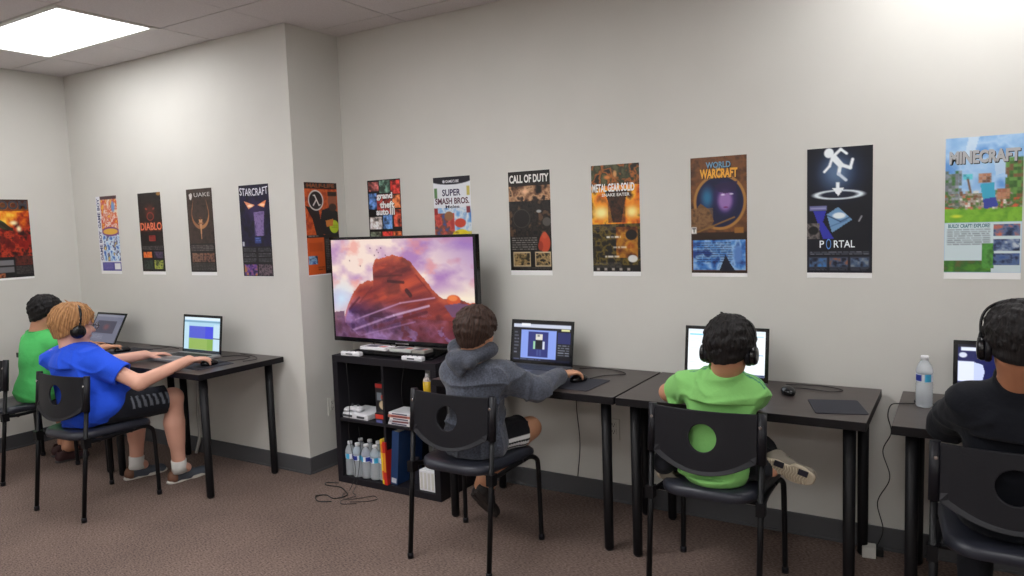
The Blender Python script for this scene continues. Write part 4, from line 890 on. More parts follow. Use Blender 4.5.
# hoodie child's: image editor
c = Canvas(150, 90, .585, (16, 16, 24)); c.rect(0, .02, 1, .075, (190, 196, 214)); c.rect(.14, .01, .3, .05, (226, 228, 236)); c.rect(.84, .08, .98, .11, (206, 206, 150)); c.rect(0, .11, .12, .56, (26, 26, 34)); c.rect(.14, .11, .76, .545, (128, 150, 222)); c.rect(.27, .135, .62, .52, (40, 46, 110))
c.rect(.4, .17, .52, .26, (210, 206, 196)); c.rect(.43, .18, .47, .21, (120, 120, 120)); c.rect(.40, .26, .52, .4, (20, 22, 30)); c.rect(.36, .28, .395, .4, (150, 200, 160)); c.rect(.525, .28, .56, .4, (200, 206, 220)); c.rect(.42, .41, .455, .5, (60, 70, 130)); c.rect(.47, .41, .505, .5, (60, 70, 130))
c.rect(.78, .13, 1, .3, (30, 36, 90)); c.lines(.79, .32, .98, .5, 5, (150, 156, 170), 3); c.lines(.02, .14, .1, .5, 7, (120, 124, 140), 4)
c.rect(0, .55, 1, .585, (20, 22, 40)); c.lines(.02, .558, .5, .58, 1, (130, 140, 180), 5)
laptop(-2.118, -1.735, 3.405, .16, .24, .25, c, M_greydeck, M_keyg, 'laptop showing a dark picture editor, in front of the child in the hoodie', est=mat('editor_panel', vcol=True, rough=.15, vemit=.95))
c = Canvas(150, 90, .585, (226, 234, 240)); c.rect(0, 0, 1, .04, (206, 216, 228)); c.rect(.02, .06, .3, .08, (120, 190, 220)); c.lines(.03, .12, .4, .5, 12, (150, 180, 196), 6, a=.5, frac=.25); c.rect(.55, .3, .98, .31, (120, 150, 190)); c.rect(.55, .06, .98, .08, (170, 200, 220)); c.lines(.58, .34, .95, .5, 5, (170, 190, 204), 8, a=.5, frac=.3); c.rect(0, .555, 1, .585, (50, 60, 90)); c.lines(.6, .56, .96, .58, 1, (190, 200, 220), 9)
laptop(-1.13, -.742, 3.39, .14, .25, .25, c, M_greydeck, M_keyg, 'laptop with a bright white page, hidden partly by the black-haired head in the middle', est=mat('page_panel', vcol=True, rough=.15, vemit=1.15))
c = Canvas(150, 90, .585, (22, 26, 74)); c.rect(0, 0, 1, .03, (20, 20, 30)); c.rect(.03, .03, .6, .07, (206, 212, 226)); c.rect(0, .19, .16, .42, (206, 212, 232)); c.ell(.27, .3, .09, .16, (22, 26, 74)); c.poly([(.16, .2), (.24, .22), (.26, .3), (.24, .4), (.16, .42)], (180, 190, 226)); c.ell(.05, .12, .04, .03, (190, 196, 214)); c.poly([(.42, .1), (.6, .1), (.6, .5), (.42, .5)], (30, 34, 90)); c.ell(.7, .4, .22, .2, (190, 200, 236)); c.ell(.72, .36, .2, .18, (34, 40, 104)); c.rect(0, .54, 1, .585, (60, 70, 130))
laptop(-.027, .353, 3.375, .14, .24, .25, c, M_greydeck, M_keyg, 'laptop with a dark blue screen at the right edge of the photo', est=mat('blue_panel', vcol=True, rough=.15, vemit=1.1))
c = Canvas(150, 94, .62, (160, 196, 216)); c.rect(0, 0, 1, .05, (206, 222, 234)); c.rect(0, .06, 1, .09, (110, 150, 176)); c.rect(.14, .16, .82, .38, (76, 84, 190)); c.rect(.6, .16, .82, .38, (60, 66, 200)); c.rect(.14, .38, .82, .58, (134, 164, 84)); c.rect(.66, .38, .82, .58, (120, 156, 70)); c.rect(.84, .12, 1, .58, (180, 206, 222)); c.rect(.82, .36, 1, .375, (40, 50, 60)); c.rect(0, .585, 1, .62, (24, 30, 40)); c.rect(0, .1, .12, .58, (176, 206, 222))
laptop(-4.352, -3.965, 2.945, .12, .245, .25, c, M_silver, M_key, 'silver laptop showing a blue over green picture, on the left desk', est=mat('blockscene_panel', vcol=True, rough=.15, vemit=1.0))
c = Canvas(130, 84, .62, (122, 124, 146)); c.rect(0, 0, 1, .05, (150, 152, 170)); c.rect(.12, .14, .82, .42, (72, 70, 92)); c.ell(.5, .28, .16, .1, (120, 76, 88), soft=.8); c.lines(.1, .46, .5, .56, 3, (170, 172, 190), 7)
laptop(-5.44, -5.07, 2.905, .5, .245, .25, c, M_greydeck, M_key, 'laptop with a dull grey screen tilted back in the far left corner', est=mat('dull_panel', vcol=True, rough=.15, vemit=.55))

# ================================================================== MICE, PADS, CABLES
def make_mouse(label):
    r = empty('computer_mouse', (0, 0, 0), 0, label, 'mouse', 'black computer mice')
    m = MB(); m.ell((0, 0, .012), (.029, .052, .024), 24, 14, zcut=-.5); m.build('shell', M_bezel, r)
    m = MB(); m.tube([(0, .022, .031), (0, .034, .027)], .0035, 8); m.build('scroll_wheel', M_greydeck, r); return r
mm = None
MC = [(-.638, 3.30, TOP, .45, 'black mouse lying free on the middle desk beside the white-screen laptop'),
      (-1.583, 3.172, TOP + .003, -.4, 'mouse under the hand of the child in the hoodie'), (-3.795, 2.738, TOP + .003, -.3, 'mouse under the right hand of the child in blue'), (-4.838, 2.832, TOP + .003, -.33, 'mouse under the hand of the child in green at the far left')]
for i, (x, y, z, a, lb) in enumerate(MC):
    t = make_mouse(lb) if i == 0 else copy_tree(mm)
    if i == 0: mm = t
    t.location = (x, y, z); t.rotation_euler = (0, 0, a); t['label'] = lb
def pad(P, label):
    m = MB(); m.prism(P, TOP, TOP + .003); o = m.build('mouse_pad', M_pad, None, bevel=.001); tag(o, label, 'mouse pad', 'dark mouse pads')
def rr_(x0, x1, y0, y1, a, r=.012):
    cx, cy = (x0 + x1) / 2, (y0 + y1) / 2; P = []
    for (X, Y, s) in ((x1, y1, 0), (x0, y1, 90), (x0, y0, 180), (x1, y0, 270)):
        for k in range(5):
            t = math.radians(s + 22.5 * k); P.append((X - (r if X == x1 else -r) + r * math.cos(t), Y - (r if Y == y1 else -r) + r * math.sin(t)))
    return [(cx + (x - cx) * math.cos(a) - (y - cy) * math.sin(a), cy + (x - cx) * math.sin(a) + (y - cy) * math.cos(a)) for x, y in P]
pad(rr_(-1.70, -1.455, 3.005, 3.26, -.03), 'mouse pad under the hoodie child\'s hand')
pad(rr_(-.518, -.325, 3.035, 3.26, .3), 'empty mouse pad on the right end of the middle desk')
pad(rr_(-3.94, -3.72, 2.62, 2.86, -.12), 'mouse pad by the right corner of the left desk')
pad(rr_(-4.95, -4.72, 2.76, 2.98, 0), 'mouse pad on the far left desk')
def cable(pts, r, label, name='cable', matl=None, n=8):
    m = MB(); m.tube(spline(pts, n), r, 7); o = m.build(name, matl or M_cable, None); tag(o, label, 'cable'); return o
zt = TOP + .0035
cable([(-1.55, 3.23, zt + .004), (-1.54, 3.31, zt), (-1.5, 3.36, zt), (-1.44, 3.41, zt), (-1.5, 3.47, zt), (-1.62, 3.5, zt), (-1.72, 3.46, zt)], .0022, 'thin mouse cord looping on the desk right of the hoodie child\'s laptop')
cable([(-.665, 3.352, zt + .003), (-.67, 3.39, zt), (-.6, 3.42, zt), (-.48, 3.40, zt), (-.44, 3.45, zt), (-.54, 3.5, zt), (-.68, 3.47, zt)], .0022, 'thin mouse cord curling on the middle desk behind the free mouse')
cable([(-3.79, 2.76, zt + .004), (-3.80, 2.88, zt), (-3.76, 2.96, zt), (-3.8, 3.03, zt), (-3.92, 3.02, zt), (-3.97, 2.96, zt)], .0022, 'thin cord beside the laptop on the left desk')
cable([(-3.70, 2.9, zt), (-3.68, 2.98, zt), (-3.74, 3.03, zt), (-3.82, 3.06, zt), (-3.95, 3.08, zt)], .0022, 'short cord end near the right end of the left desk')
cable([(-4.82, 2.885, zt + .003), (-4.72, 3.0, zt), (-4.62, 3.04, zt + .01), (-4.56, 3.06, zt), (-4.7, 3.09, zt), (-4.9, 3.07, zt)], .0022, 'thin cord on the desks beyond the far left hand')
cable([(-.11, 3.33, zt), (-.16, 3.31, zt), (-.205, 3.29, zt), (-.235, 3.24, zt + .002), (-.243, 3.2, TOP - .03), (-.235, 3.26, .62), (-.27, 3.33, .52), (-.25, 3.42, .38), (-.30, 3.47, .25), (-.28, 3.50, .12), (-.305, 3.49, .035)], .0022, 'black power cord hanging down from the right desk to the floor')
cable([(-.10, 3.33, zt), (-.02, 3.30, zt), (-.05, 3.22, zt), (.02, 3.16, zt)], .0025, 'cord lying in front of the water bottle on the right desk')
r = empty('power_adapter', (-.13, 3.345, TOP), .1, 'small black in-line plug on the cord behind the water bottle', 'adapter')
m = MB(); m.box((-.03, -.008, 0), (.03, .008, .012)); m.build('casing', M_black, r, bevel=.003)
r = empty('power_plug', (-.315, 3.475, 0), .1, 'pale plug block on the floor by the baseboard between the right two desks', 'plug')
m = MB(); m.box((-.045, -.03, 0), (.01, .025, .05)); m.build('block', M_plate, r, bevel=.004); m = MB(); m.box((.01, -.02, .008), (.04, .02, .042)); m.build('plug_head', M_dark, r, bevel=.004)
cable([(-1.78, 3.54, .70), (-1.79, 3.552, .5), (-1.775, 3.552, .3), (-1.79, 3.545, .11)], .0025, 'thin cord hanging against the back wall under the hoodie child\'s desk')
cable([(-4.45, 3.10, .69), (-4.445, 3.11, .5), (-4.46, 3.1, .3), (-4.465, 3.105, .13), (-4.48, 3.08, .012)], .011, 'pale bundled cable hanging behind the left desk', matl=M_wcable)
cable([(-4.36, 3.105, .69), (-4.35, 3.11, .45), (-4.365, 3.08, .25), (-4.34, 3.1, .12), (-4.30, 3.05, .008)], .003, 'thin dark cord hanging beside the pale bundled cable')
# tangled cords on the carpet in front of the shelf
fl = .004
cable([(-3.06, 3.115, .74), (-3.055, 3.118, .5), (-3.07, 3.115, .3), (-3.03, 3.112, .1), (-3.02, 3.05, fl), (-3.0, 2.97, fl), (-2.93, 2.92, fl), (-2.86, 2.98, fl), (-2.82, 3.03, fl), (-2.77, 3.0, fl), (-2.80, 2.95, fl), (-2.88, 2.9, fl)], .0018, 'thin black cord dropping from the shelf front into a tangle on the carpet')
cable([(-3.16, 3.10, fl), (-3.23, 3.07, fl), (-3.20, 3.04, fl), (-3.10, 3.05, fl), (-3.02, 3.01, fl + .004), (-2.96, 2.96, fl + .004), (-3.0, 2.90, fl), (-3.08, 2.92, fl), (-3.12, 2.88, fl), (-3.05, 2.83, fl), (-2.98, 2.86, fl)], .003, 'black cord tangled on the carpet at the left foot of the shelf')
cable([(-2.99, 3.115, .36), (-2.985, 3.116, .25), (-3.0, 3.112, .12), (-3.0, 3.08, .02), (-2.97, 3.02, fl), (-2.9, 2.97, fl + .006), (-2.94, 2.9, fl), (-2.9, 2.86, fl), (-2.83, 2.9, fl)], .0018, 'thin cord hanging in front of the shelved water bottles')
cable([(-2.63, 3.14, .77), (-2.64, 3.124, .72), (-2.66, 3.122, .6), (-2.655, 3.126, .52)], .0018, 'thin strap hanging from the right white remote over the shelf front')
cable([(-3.12, 3.42, .86), (-3.13, 3.43, .80), (-3.1, 3.44, .775)], .003, 'short black cable behind the left end of the television'); 
cable([(-3.02, 3.41, .85), (-3.0, 3.43, .8), (-2.95, 3.44, .775)], .003, 'second short black cable slanting down behind the television left end')
# headset-like gadget on the left end of the hoodie child's desk
r = empty('webcam', (-2.30, 3.10, TOP), .4, 'small black gadget on the desk between the shelf and the hoodie child', 'gadget')
m = MB(); m.ell((0, 0, .04), (.035, .024, .02)); m.build('camera_head', M_black, r); m = MB(); m.lathe([(.026, 0), (.026, .005), (.008, .012), (.008, .026)], (0, 0, 0), 18); m.build('foot', M_bezel, r)
# ================================================================== PEOPLE
def frame_of(f, u):
    f = unit(f); u = np.array(u, float); u = unit(u - f * (u @ f)); r = np.cross(f, u); return f, u, r
def V3(*a): return np.array(a, float)
def head(F, A, c, f, u, s=1.):
    f, u, r = frame_of(f, u); c = np.array(c); ax = (r, f, u)
    P = lambda a, b, d: c + (r * a + f * b + u * d) * s
    F.ell(A, P(0, -.008, .022), ax, (.070 * s, .086 * s, .078 * s), 0)
    F.ell(A, P(0, .026, -.030), ax, (.056 * s, .056 * s, .072 * s), .03)
    F.ell(A, P(0, .048, -.078), ax, (.026 * s, .024 * s, .018 * s), .03)
    F.ell(A, P(0, .0, -.05), ax, (.05 * s, .05 * s, .045 * s), .03)
    for k in (-1, 1):
        F.ell(A, P(k * .034, .048, -.03), ax, (.022 * s, .022 * s, .022 * s), .02)      # cheeks
        F.ell(A, P(k * .029, .084, .004), ax, (.016 * s, .012 * s, .011 * s), .006, sub=True)
        F.ell(A, P(k * .0725, -.002, -.014), (unit(r + .45 * k * -f), unit(f + .45 * k * r), u), (.007 * s, .017 * s, .028 * s), .008)
    F.cone(A, P(0, .074, .008), P(0, .097, -.022), .007 * s, .012 * s, .014)
    for k in (-1, 1): F.ell(A, P(k * .009, .088, -.026), ax, (.007 * s, .008 * s, .006 * s), .006)
    for k in (-1, 1):
        F.ell(A, P(k * .029, .0655, .0115), ax, (.0145 * s, .0135 * s, .0095 * s), .003); F.ell(A, P(k * .029, .064, -.004), ax, (.0145 * s, .013 * s, .007 * s), .003)
    F.cone(A, P(-.03, .072, .022), P(.03, .072, .022), .008 * s, .008 * s, .015)
    F.cone(A, P(-.014, .075, -.05), P(.014, .075, -.05), .007 * s, .007 * s, .012)
def head_parts(root, c, f, u, s=1.):
    f, u, r = frame_of(f, u); c = np.array(c) - np.array(root.location); Rm = np.stack([r, f, u], 1)
    for k in (-1, 1):
        q = c + (r * k * .029 + f * .0655 + u * .004) * s
        m = MB(); m.ell(q, (.0118 * s, .0118 * s, .0105 * s), R=Rm); e = m.build('eye', M_eye, root)
        m = MB(); m.ell(q + f * .0088 * s - u * .0008, (.0052 * s, .004 * s, .0052 * s), R=Rm); m.build('iris', M_iris, e)
    m = MB(); m.tube([c + (r * a + f * (.0835 - 8 * a * a) + u * (-.0500)) * s for a in (-.019, -.01, 0, .01, .019)], [.0015 * s, .0045 * s, .0052 * s, .0045 * s, .0015 * s], 10); m.build('lips', M_lip, root)
def hand(F, A, w, d, n, side, s=1., curl=(.35, .45, .35), spread=.16, thumb_curl=.3):
    """w wrist, d finger direction, n palm-side direction, side: direction to the thumb"""
    d = unit(d); n = unit(np.array(n) - d * (np.array(n) @ d)); t = unit(np.cross(d, n)); t = t if t @ np.array(side) > 0 else -t
    w = np.array(w); K = w + d * .062 * s - n * .004 * s; fl = (n, .72)
    F.cone(A, w - d * .012 * s, w + d * .01 * s, .0175 * s, .019 * s, .012, flat=(n, .8))
    offs = (.026, .0088, -.0088, -.026); lens = (.92, 1.0, .95, .76)
    for i, (o, L) in enumerate(zip(offs, lens)):
        root = K + t * o * s - d * (.003 if i in (0, 2) else (.0 if i == 1 else .009)) * s
        F.cone(A, w + t * o * .55 * s, root, .0135 * s, .0112 * s, .014, flat=fl)
        dd = unit(d + t * spread * o / .026); nn = n; p = root; r0 = .0083 * s
        for j, (ln, cu) in enumerate(zip((.034, .022, .017), curl)):
            cu = cu * (1 + .12 * (i - 1.5)); c_, s_ = math.cos(cu), math.sin(cu)
            if j == 0: c_, s_ = math.cos(cu * .6 - .15), math.sin(cu * .6 - .15)
            dn = dd * c_ + nn * s_; nn = nn * c_ - dd * s_; dd = dn
            q = p + dd * ln * L * s; r1 = (.0079, .0072, .0062)[j] * s; F.cone(A, p, q, r0, r1, .004, m=.03); p = q; r0 = r1
    b = w + d * .014 * s + t * .017 * s; m1 = b + unit(t * .75 + d * .8 + n * .35) * .032 * s
    F.cone(A, w + t * .006 * s, b, .016 * s, .0145 * s, .012, flat=fl); F.cone(A, b, m1, .0135 * s, .0105 * s, .008, m=.03)
    m2 = m1 + unit(d * .95 + t * .25 + n * thumb_curl) * .026 * s; F.cone(A, m1, m2, .0102 * s, .0088 * s, .004, m=.03)
    m3 = m2 + unit(d * 1. - t * .05 + n * (thumb_curl + .2)) * .019 * s; F.cone(A, m2, m3, .0087 * s, .0068 * s, .004, m=.03)
def shoe(F, A, heel, toe, up, s=1.):
    f, u, r = frame_of(np.array(toe) - np.array(heel), up); L = np.linalg.norm(np.array(toe) - np.array(heel)); h = np.array(heel)
    P = lambda a, b, d: h + f * a * L + r * b + u * d
    F.cone(A, P(.15, 0, .032), P(.5, 0, .028), .033 * s, .033 * s, .01, flat=(r, .92)); F.cone(A, P(.5, 0, .028), P(.84, 0, .022), .033 * s, .027 * s, .012, flat=(u, .8))
    F.ell(A, P(.84, 0, .022), (f, r, u), (.035 * s, .036 * s, .022 * s), .02)
    F.cone(A, P(.16, 0, .04), P(.22, 0, .066), .033 * s, .033 * s, .012); F.cone(A, P(.45, 0, .045), P(.24, 0, .06), .026 * s, .03 * s, .015)
    B = F.plane(P(0, 0, .001), -u); np.maximum(A, B, out=A)
def sole_mb(heel, toe, up, s=1., th=.016, zo=0.):
    f, u, r = frame_of(np.array(toe) - np.array(heel), up); L = np.linalg.norm(np.array(toe) - np.array(heel)); n = 40; o = []
    for i in range(n):
        a = 2 * PI * i / n; x = .5 - .53 * math.cos(a); w = (.030 + .008 * max(0, -math.cos(a)) - .004 * math.cos(2 * a)) * s * math.sin(a)
        w = math.copysign(abs(math.sin(a)) ** .7, math.sin(a)) * (.034 + (.006 if x > .5 else -.003) - .006 * math.exp(-((x - .42) / .15) ** 2)) * s
        o.append((x * L, w))
    m = MB(); k = len(o); vs = []
    for z, q in ((0, .94), (.004, 1.), (th - .003, 1.), (th, .97)):
        for x, w in o: vs.append(np.array(heel) + f * ((x - L / 2) * q + L / 2) + r * w * q + u * (z + zo))
    fs = [(i * k + j, i * k + (j + 1) % k, (i + 1) * k + (j + 1) % k, (i + 1) * k + j) for i in range(3) for j in range(k)] + [tuple(reversed(range(k))), tuple(range(3 * k, 4 * k))]
    m.add(vs, fs); return m, (f, u, r, L)
def loc_mb(m, root):
    L = np.array(root.location); m.v = [tuple(np.array(p) - L) for p in m.v]; return m
def hairdo(root, c, f, u, s, col, h=.0026, seed=1, n=240, line=(.66, -.012), thick=.017, length=.05, whorl=(-.03, .03), fringe=0., tufts=(), rough=.002, lo_=-.062, jit=1.):
    f, u, r = frame_of(f, u); c = np.array(c); ax = (r, f, u)
    F = Field(c - .165, c + .165, h); A = F.new()
    F.ell(A, c + (-f * .010 + u * .022) * s, ax, ((.070 + thick) * s, (.086 + thick) * s, (.078 + thick) * s), 0)
    F.ell(A, c + (-f * .042 - u * .036) * s, ax, ((.056 + thick * .55) * s, (.042 + thick * .45) * s, .058 * s), .02)
    q = line[0]; pl = F.plane(c + u * line[1] * s, -(u - f * q)); A = np.maximum(A, pl + .0)
    pl2 = F.plane(c + u * lo_ * s, -u); A = np.maximum(A, pl2)
    for k in (-1, 1): F.ell(A, c + (r * k * .085 + f * .006 - u * .03) * s, ax, (.03 * s, .028 * s, .034 * s), 0, sub=True)
    rr = random.Random(seed); O = c + (u * .022 - f * .01) * s
    W = unit(u + f * whorl[0] * 12 * .4 + r * whorl[1])
    for i in range(n):
        # clumps lie on the scalp, flowing away from the whorl
        a = rr.uniform(0, 2 * PI); e = rr.uniform(.0, 1.) ** .6 * 1.75
        t1 = unit(np.cross(W, f if abs(W @ f) < .9 else r)); t2 = np.cross(W, t1); dr = t1 * math.cos(a) + t2 * math.sin(a)
        d0 = W * math.cos(e) + dr * math.sin(e); tan = -W * math.sin(e) + dr * math.cos(e)
        def on(d, ex): 
            l = np.array([d @ r, d @ f, d @ u]); k = 1 / math.sqrt((l[0] / (.070 + thick)) ** 2 + (l[1] / (.086 + thick)) ** 2 + (l[2] / (.078 + thick)) ** 2); return O + d * (k * s + ex)
        g = rr.uniform(-.3, .3); sd = np.cross(d0, tan)
        p0 = on(d0, -.004); L = length * rr.uniform(.7, 1.2) / .09; d1 = unit(d0 * math.cos(L * .5) + unit(tan + sd * g) * math.sin(L * .5)); d2 = unit(d0 * math.cos(L) + unit(tan + sd * g * 1.4) * math.sin(L))
        p1 = on(d1, rr.uniform(-.001, .003) * jit); p2 = on(d2, rr.uniform(-.005, .006) * jit)
        lp = p2 - c; fl, ul = lp @ f / s, lp @ u / s
        if ul < q * fl + line[1] - .014 - fringe * max(0, fl / .09) or ul < lo_ - .012: continue
        ra = rr.uniform(.003, .0055); F.cone(A, p0, p1, ra, ra * .9, .003, m=.02); F.cone(A, p1, p2, ra * .9, .0016, .003, m=.02)
    for (a, b, d, a2, b2, d2) in tufts: F.cone(A, c + (r * a + f * b + u * d) * s, c + (r * a2 + f * b2 + u * d2) * s, .008, .0015, .004, m=.02)
    A += F.ripple(seed, 230, rough)
    Vv, Q = F.mesh(A)
    c1 = np.array(col); 
    def cf(V):
        d = V - O; az = np.arctan2(d @ r, d @ f); el = d @ u
        g = .5 + .25 * np.sin(az * 43 + el * 60 + 2 * np.sin(az * 9)) + .25 * np.sin(az * 87 - el * 90); return c1[0][None] * (1 - g[:, None]) + c1[1][None] * g[:, None]
    return np_mesh('hair', Vv, Q, M_hair, cf, root, 1)
def headphones(c, f, u, s, label, half=.080):
    f, u, r = frame_of(f, u); c = np.array(c); root = empty('headphones', tuple(c), 0, label, 'headphones', 'black headphones worn by the children')
    top = .110 * s; w = half * s; pts = []
    for i in range(25):
        a = PI * i / 24; x = math.cos(a); z = math.sin(a); pts.append(r * (w + .012 + .010 * math.sin(2 * a) * np.sign(x)) * np.sign(x) * abs(x) ** .75 + u * (-.006 + (top + .005) * z ** .75) - f * .008)
    m = MB(); m.tube(pts, .0075, 10, flat=.6); m.build('headband', M_bezel, root)
    for k in (-1, 1):
        q = r * k * w - u * .030 * s - f * .010
        Rm = np.stack([f, u, r * k], 1)
        m = MB(); m.lathe([(.034, -.016), (.040, -.011), (.040, .0), (.036, .003)], q, 28, R=Rm); cup = m.build('ear_cup', M_black, root)
        m = MB(); m.lathe([(.036, .003), (.037, .012), (.032, .022), (.012, .025)], q, 28, R=Rm); m.build('shell', M_bezel, cup)
        m = MB(); m.tube([q + r * k * .014 + u * .005 , q + r * k * .016 + u * .03, q + r * k * .012 + u * .05], .006, 10); m.build('yoke', M_tube, cup)
    return root
def torso(F, A, P, N, sR, sL, w, d, belly=1., g=0., k=.05, lean=None):
    P, N, sR, sL = map(np.array, (P, N, sR, sL)); u = unit(N - P); r = unit((sR - sL) - u * ((sR - sL) @ u)); f = np.cross(u, r); ax = (r, f, u); L = np.linalg.norm(N - P)
    F.ell(A, P + u * .0, ax, (w * 1.0 + g, d * 1.02 + g, .095 + g), k)
    F.ell(A, P + u * L * .3 + f * .012 * belly, ax, (w * .93 * (belly ** .3) + g, d * belly + g, .12 + g), k)
    F.ell(A, P + u * L * .62, ax, (w * .96 + g, d * .95 + g, .13 + g), k)
    F.cone(A, sL - u * .01 + r * .02, sR - u * .01 - r * .02, .045 + g, .045 + g, k)
    for q in (sR, sL): F.cone(A, N - u * .022, q, .036 + g, .034 + g, .035)
    return ax
def limb(F, A, a, b, c, ra, rb, rc, g=0., k=.02, t0=0., t1=1.):
    F.cone(A, a, b, ra + g, rb + g, k)
    if c is not None: F.cone(A, b, c, rb + g, rc + g, k)
def skincol(base, seed=1):
    b = np.array(base)
    def cf(V): 
        g = .5 + .5 * np.sin(V[:, 0] * 31 + seed) * np.sin(V[:, 1] * 27) * np.sin(V[:, 2] * 23); return b[None] * (.93 + .12 * g[:, None])
    return cf

SK_A = rgb(196, 142, 112); SK_B = rgb(226, 172, 150); SK_C = rgb(204, 150, 118); SK_D = rgb(176, 120, 90)

def build_person(d):
    J = {k: np.array(v, float) for k, v in d['J'].items()}
    root = empty('person', (J['P'][0], J['P'][1], SEAT), 0, d['label'], 'person', d.get('group'))
    pts = np.array(list(J.values())); lo = pts.min(0) - .17; hi = pts.max(0) + .17; lo[2] = max(lo[2], -.02)
    F = Field(lo, hi, d['h']); sc = d.get('s', 1.); rA = d['arm']; rL = d['leg']
    A = F.new()
    ax = torso(F, A, J['P'], J['N'], J['sR'], J['sL'], d['w'] - .014, d['d'] - .014, d.get('belly', 1.))
    r_, f_, u_ = ax
    cf, cu, cr = frame_of(d['hf'], d['hu'])
    F.cone(A, J['N'] - u_ * .03, J['C'] - cu * .05 * sc - cf * .022 * sc, .056 * sc, .052 * sc, .02)
    for q in 'RL':
        limb(F, A, J['s' + q], J['e' + q], J['w' + q], rA[0] - .006, rA[1], rA[2])
        limb(F, A, J['h' + q], J['k' + q], J['a' + q], rL[0] - .008, rL[1], rL[2])
        if q in d.get('calf', 'RL'):
            m_ = J['k' + q] * .65 + J['a' + q] * .35; bk = d.get('calfdir', V3(0, -1, 0)); F.cone(A, m_ + bk * .012, m_ * .6 + J['a' + q] * .4 + bk * .006, rL[1] * .98, rL[1] * .7, .03)
        F.cone(A, J['a' + q], J['a' + q] + unit(J['t' + q] - J['a' + q]) * .05, rL[2], rL[2] * .8, .02)
    # flatten where the body meets the seat pad
    head(F, A, J['C'], d['hf'], d['hu'], sc)
    for q in 'RL':
        H = d['hand' + q]; hand(F, A, J['w' + q], H[0], H[1], H[2], d.get('hs', .82), **H[3])
    seat_cut = -F.plane((0, 0, SEAT - .002), (0, 0, 1)) if d.get('cut', True) else None
    def over_seat(B, e=0.):
        if seat_cut is None: return B
        hx = np.abs(F.x[0][:, None, None] - d['cx']) - .205; hy = np.abs(F.x[1][None, :, None] - (d['cy'] + .01)) - .215; c_ = np.maximum(np.maximum(hx, hy), F.x[2][None, None, :] - (SEAT + .006 + e)); c_ = np.maximum(c_, SEAT - .08 - F.x[2][None, None, :])
        B = np.maximum(B, -c_)
        bx = np.abs(F.x[0][:, None, None] - d['cx']) - .222 - e; bz = np.maximum(F.x[2][None, None, :] - .80 - e, .50 - e - F.x[2][None, None, :]); by = F.x[1][None, :, None] - (d['cy'] - .216 + .105 * F.x[2][None, None, :] + d.get('bkm', .004) + e); by = np.maximum(by, -by - .12)
        return np.maximum(B, -np.maximum(np.maximum(bx, bz), by))
    A = over_seat(A, .011)
    Vv, Q = F.mesh(A); body = np_mesh('body', Vv, Q, M_skin, skincol(d['skin']), root, 1)
    head_parts(root, J['C'], d['hf'], d['hu'], sc)
    # --- shirt
    S = F.new(); g = d.get('g', .008); torso(F, S, J['P'] + u_ * .01, J['N'] - u_ * .01, J['sR'], J['sL'], d['w'], d['d'], d.get('belly', 1.), g)
    F.ell(S, J['P'] - u_ * .025, ax, (d['w'] + g + d.get('flare', .012), d['d'] + g + .014, .1), .05)
    if d.get('gut'): F.ell(S, J['P'] + u_ * .085 + f_ * d['gut'], ax, (d['w'] + .004, d['d'] + .0, .115), .05)
    for q in 'RL':
        sl = d['sleeve']
        e = J['e' + q]; s0 = J['s' + q]
        if sl <= 1: F.cone(S, s0, s0 + (e - s0) * sl, rA[0] + g + .004, rA[1] + g + .013, .03)
        else:
            F.cone(S, s0, e, rA[0] + g + .004, rA[1] + g + .006, .025); F.cone(S, e, e + (J['w' + q] - e) * (sl - 1), rA[1] + g + .006, rA[2] + g + .003, .02)
    F.cone(S, J['N'] - u_ * .05, J['N'] + u_ * (d.get('neck', .012) + .02), .066 * sc, .062 * sc, .015)
    S += F.ripple(d['seed'], d.get('rf', 42), d.get('ra', .0035) * .5) + F.crease(d['seed'], 22., d.get('cr', .009))
    inner = A + .0035 if True else A
    for q in 'RL':                                    # cut the sleeve ends square and hollow
        e = J['e' + q]; s0 = J['s' + q]; sl = d['sleeve']
        if sl <= 1: end = s0 + (e - s0) * (sl + .05); dn = unit(e - s0); reach = .1
        else: end = e + (J['w' + q] - e) * (sl - 1 + .02); dn = unit(J['w' + q] - e); reach = .1
        near = np.sqrt(F.plane(end, V3(1, 0, 0)) ** 2 + F.plane(end, V3(0, 1, 0)) ** 2 + F.plane(end, V3(0, 0, 1)) ** 2) - reach
        S = np.maximum(S, np.minimum(F.plane(end, dn), 1e9) * (near < 0) + np.where(near < 0, 0, -1.))
        sf = (rA[1] + g + .013 if sl <= 1 else rA[2] + g + .003) - .008
        F.cone(S, end - dn * .03, end + dn * .05, sf - .002, sf, 0, sub=True, m=.02)
    nk = J['N'] + u_ * d.get('neck', .012)
    S = np.maximum(S, F.plane(nk, unit(u_ - f_ * .25)))
    F.cone(S, nk - u_ * .025, nk + u_ * .03, .054 * sc, .057 * sc, 0, sub=True)
    hem = J['P'] + u_ * d.get('hem', -.055); S = np.maximum(S, -F.plane(hem, u_))
    S = over_seat(S)
    Vv, Q = F.mesh(S); shirt = np_mesh(d.get('shirt_name', 'shirt'), Vv, Q, d.get('shirt_mat', M_cloth), d['shirt'](J, ax) if callable(d['shirt']) else d['shirt'], root, 2)
    # collar ring
    if d.get('collar'):
        m = MB(); rc = .0595 * sc; pts = [nk - u_ * .006 + r_ * rc * math.cos(t) + f_ * rc * math.sin(t) - u_ * .25 * -rc * math.sin(t) * 1. for t in np.linspace(0, 2 * PI, 40)[:-1]]; m.col = tuple(d['collar']); m.tube(pts, .005, 8, closed=True); loc_mb(m, root).build('collar', M_cloth, shirt)
